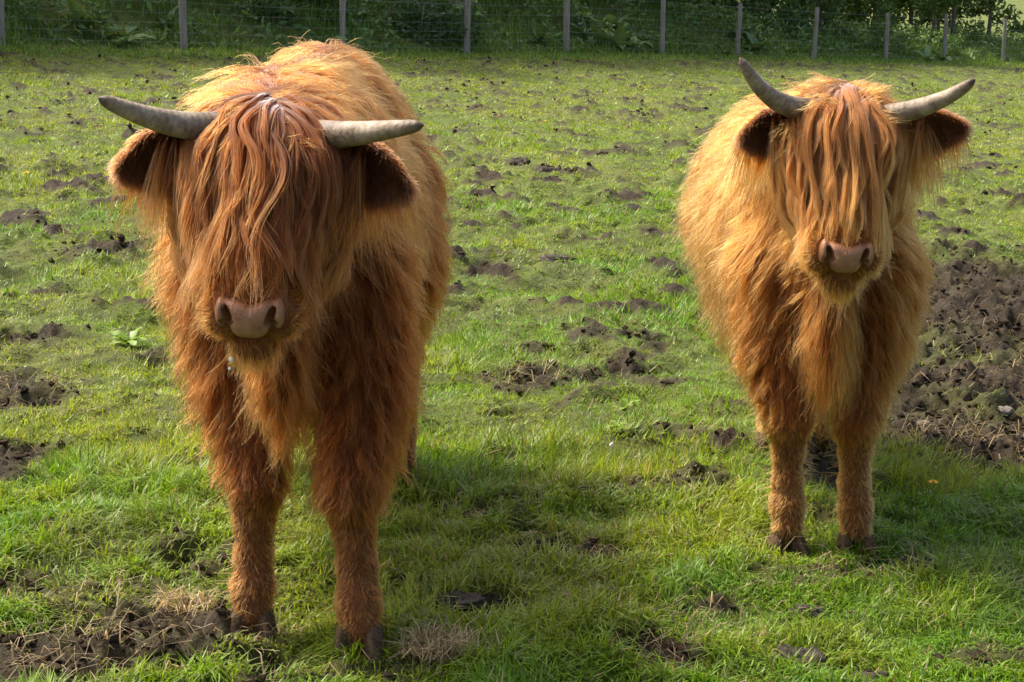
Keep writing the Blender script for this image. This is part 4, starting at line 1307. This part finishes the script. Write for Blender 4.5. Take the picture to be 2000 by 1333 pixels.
def lumpy(name, x, y, rx, ry, rz, mat, label, cat, seed, amp=.28, fr=2.6, grp=None):
    u = np.linspace(0, 2*np.pi, 22, endpoint=False); v = np.linspace(-.35, np.pi/2, 11)
    V = []
    for vv in v:
        for uu in u: V.append((math.cos(uu)*math.cos(vv), math.sin(uu)*math.cos(vv), math.sin(vv)))
    V = np.array(V)
    d = 1+amp*(noise3(V*fr+seed, seed)-.5)*2+amp*.7*(noise3(V*fr*3+seed, seed+3)-.5)*2
    V = V*d[:, None]*np.array([rx, ry, rz])
    Q = [(i*22+j, i*22+(j+1) % 22, (i+1)*22+(j+1) % 22, (i+1)*22+j) for i in range(10) for j in range(22)]
    z = gz(x, y)
    o = link(name, mesh_np(name, V, Q, None, mat), None, (x, y, z+rz*.05))
    tag(o, label, cat, grp)
G = 'dark dung lumps lying in the grass'
for i, (x, y, rx, ry, rz, lb) in enumerate([
        (.191, 8.02, .075, .065, .022, 'flat grey cow pat in mid-field between the two calves'),
        (.62, 3.53, .040, .026, .018, 'small black dung lump in the grass below the pale calf'),
        (.565, 3.275, .055, .040, .024, 'crumbly grey dung lump near the bottom edge, below the pale calf'),
        (.69, 3.18, .045, .030, .022, 'dark dung lump cut off by the bottom edge of picture'),
        (-.105, 3.56, .055, .035, .014, 'flat brown dung patch beside the dark calf\'s right foreleg'),
        (.03, 12.75, .075, .07, .06, 'round dark dung heap in far mid-field, left of two'),
        (.25, 12.42, .12, .09, .045, 'wide dark dung heap in far mid-field, right of two')]):
    lumpy('dung_lump', x, y, rx, ry, rz, M_dung, lb, 'dung', 30+i, .38, 3.2, G)
lumpy('stone', 1.50, 5.30, .030, .022, .016, M_stone, 'pale stone lying in the mud right of the pale calf', 'stone', 61)
lumpy('stone', 1.20, 5.05, .020, .014, .010, M_stone, 'small pale stone at the near edge of the mud patch', 'stone', 62)

def dry_tuft(x, y, r, n, h, label):
    z = gz(x, y)
    a = rng.random(n)*6.28; q = r*np.sqrt(rng.random(n))
    X, Y = q*np.cos(a), q*np.sin(a)*.7
    hh = rng.uniform(.4, 1.0, n)*h
    c = np.array([.40, .31, .17])*(.4+.9*rng.random((n, 1)))
    o = blades('dry_grass_tuft', X, Y, np.zeros(n)+.004*rng.random(n), hh, rng.uniform(.0018, .0034, n), rng.random(n)*6.28, rng.uniform(.6, 1.5, n), c, M_straw)
    o.location = (x, y, z); tag(o, label, 'dry grass', 'dry straw-coloured tufts')
dry_tuft(-.13, 3.235, .075, 320, .075, 'dry brown grass tuft beside the dark calf\'s right forefoot')
dry_tuft(-.055, 4.19, .06, 200, .05, 'pale straw tuft in the grass behind the dark calf\'s shadow')
dry_tuft(-1.0, 3.89, .05, 150, .045, 'small tan straw tuft in the grass left of the dark calf')
dry_tuft(-.66, 3.47, .06, 180, .06, 'straw-coloured tuft at the edge of the near mud')

zz = gz(.289, 4.67)
o = empty('dandelion_clock', (.289, 4.67, zz)); tag(o, 'white dandelion seed head standing in the grass between the calves', 'seed head')
mb = MB(); mb.tube([(0, 0, 0), (-.006, 0, .035), (-.014, -.004, .062)], [.0016, .0014, .0012], 5); link('stem', mb.mesh('stem', M_straw_s), o)
Vd, Qd = surface_net(lambda q: np.linalg.norm((q-np.array([-.016, -.004, .070]))*np.array([1, 1, .8]), axis=1)-.0062-.004*(noise3(q*300, 4)-.5), (-.034, -.022, .05), (.002, .014, .09), .0025)
link('seed_head', mesh_np('seed_head', Vd, Qd, None, M_seed), o)

# tell alike neighbours apart by their order along the fence
same = {}
for o in COL.objects:
    if o.parent is None and 'label' in o and 'kind' not in o: same.setdefault(o['label'], []).append(o)
for lb, os_ in same.items():
    if len(os_) > 1:
        os_.sort(key=lambda o: o.location.x/o.location.y)
        for i, o in enumerate(os_):
            o['label'] = lb+', '+(ORD[i] if i < 18 else 'last')+' one along'
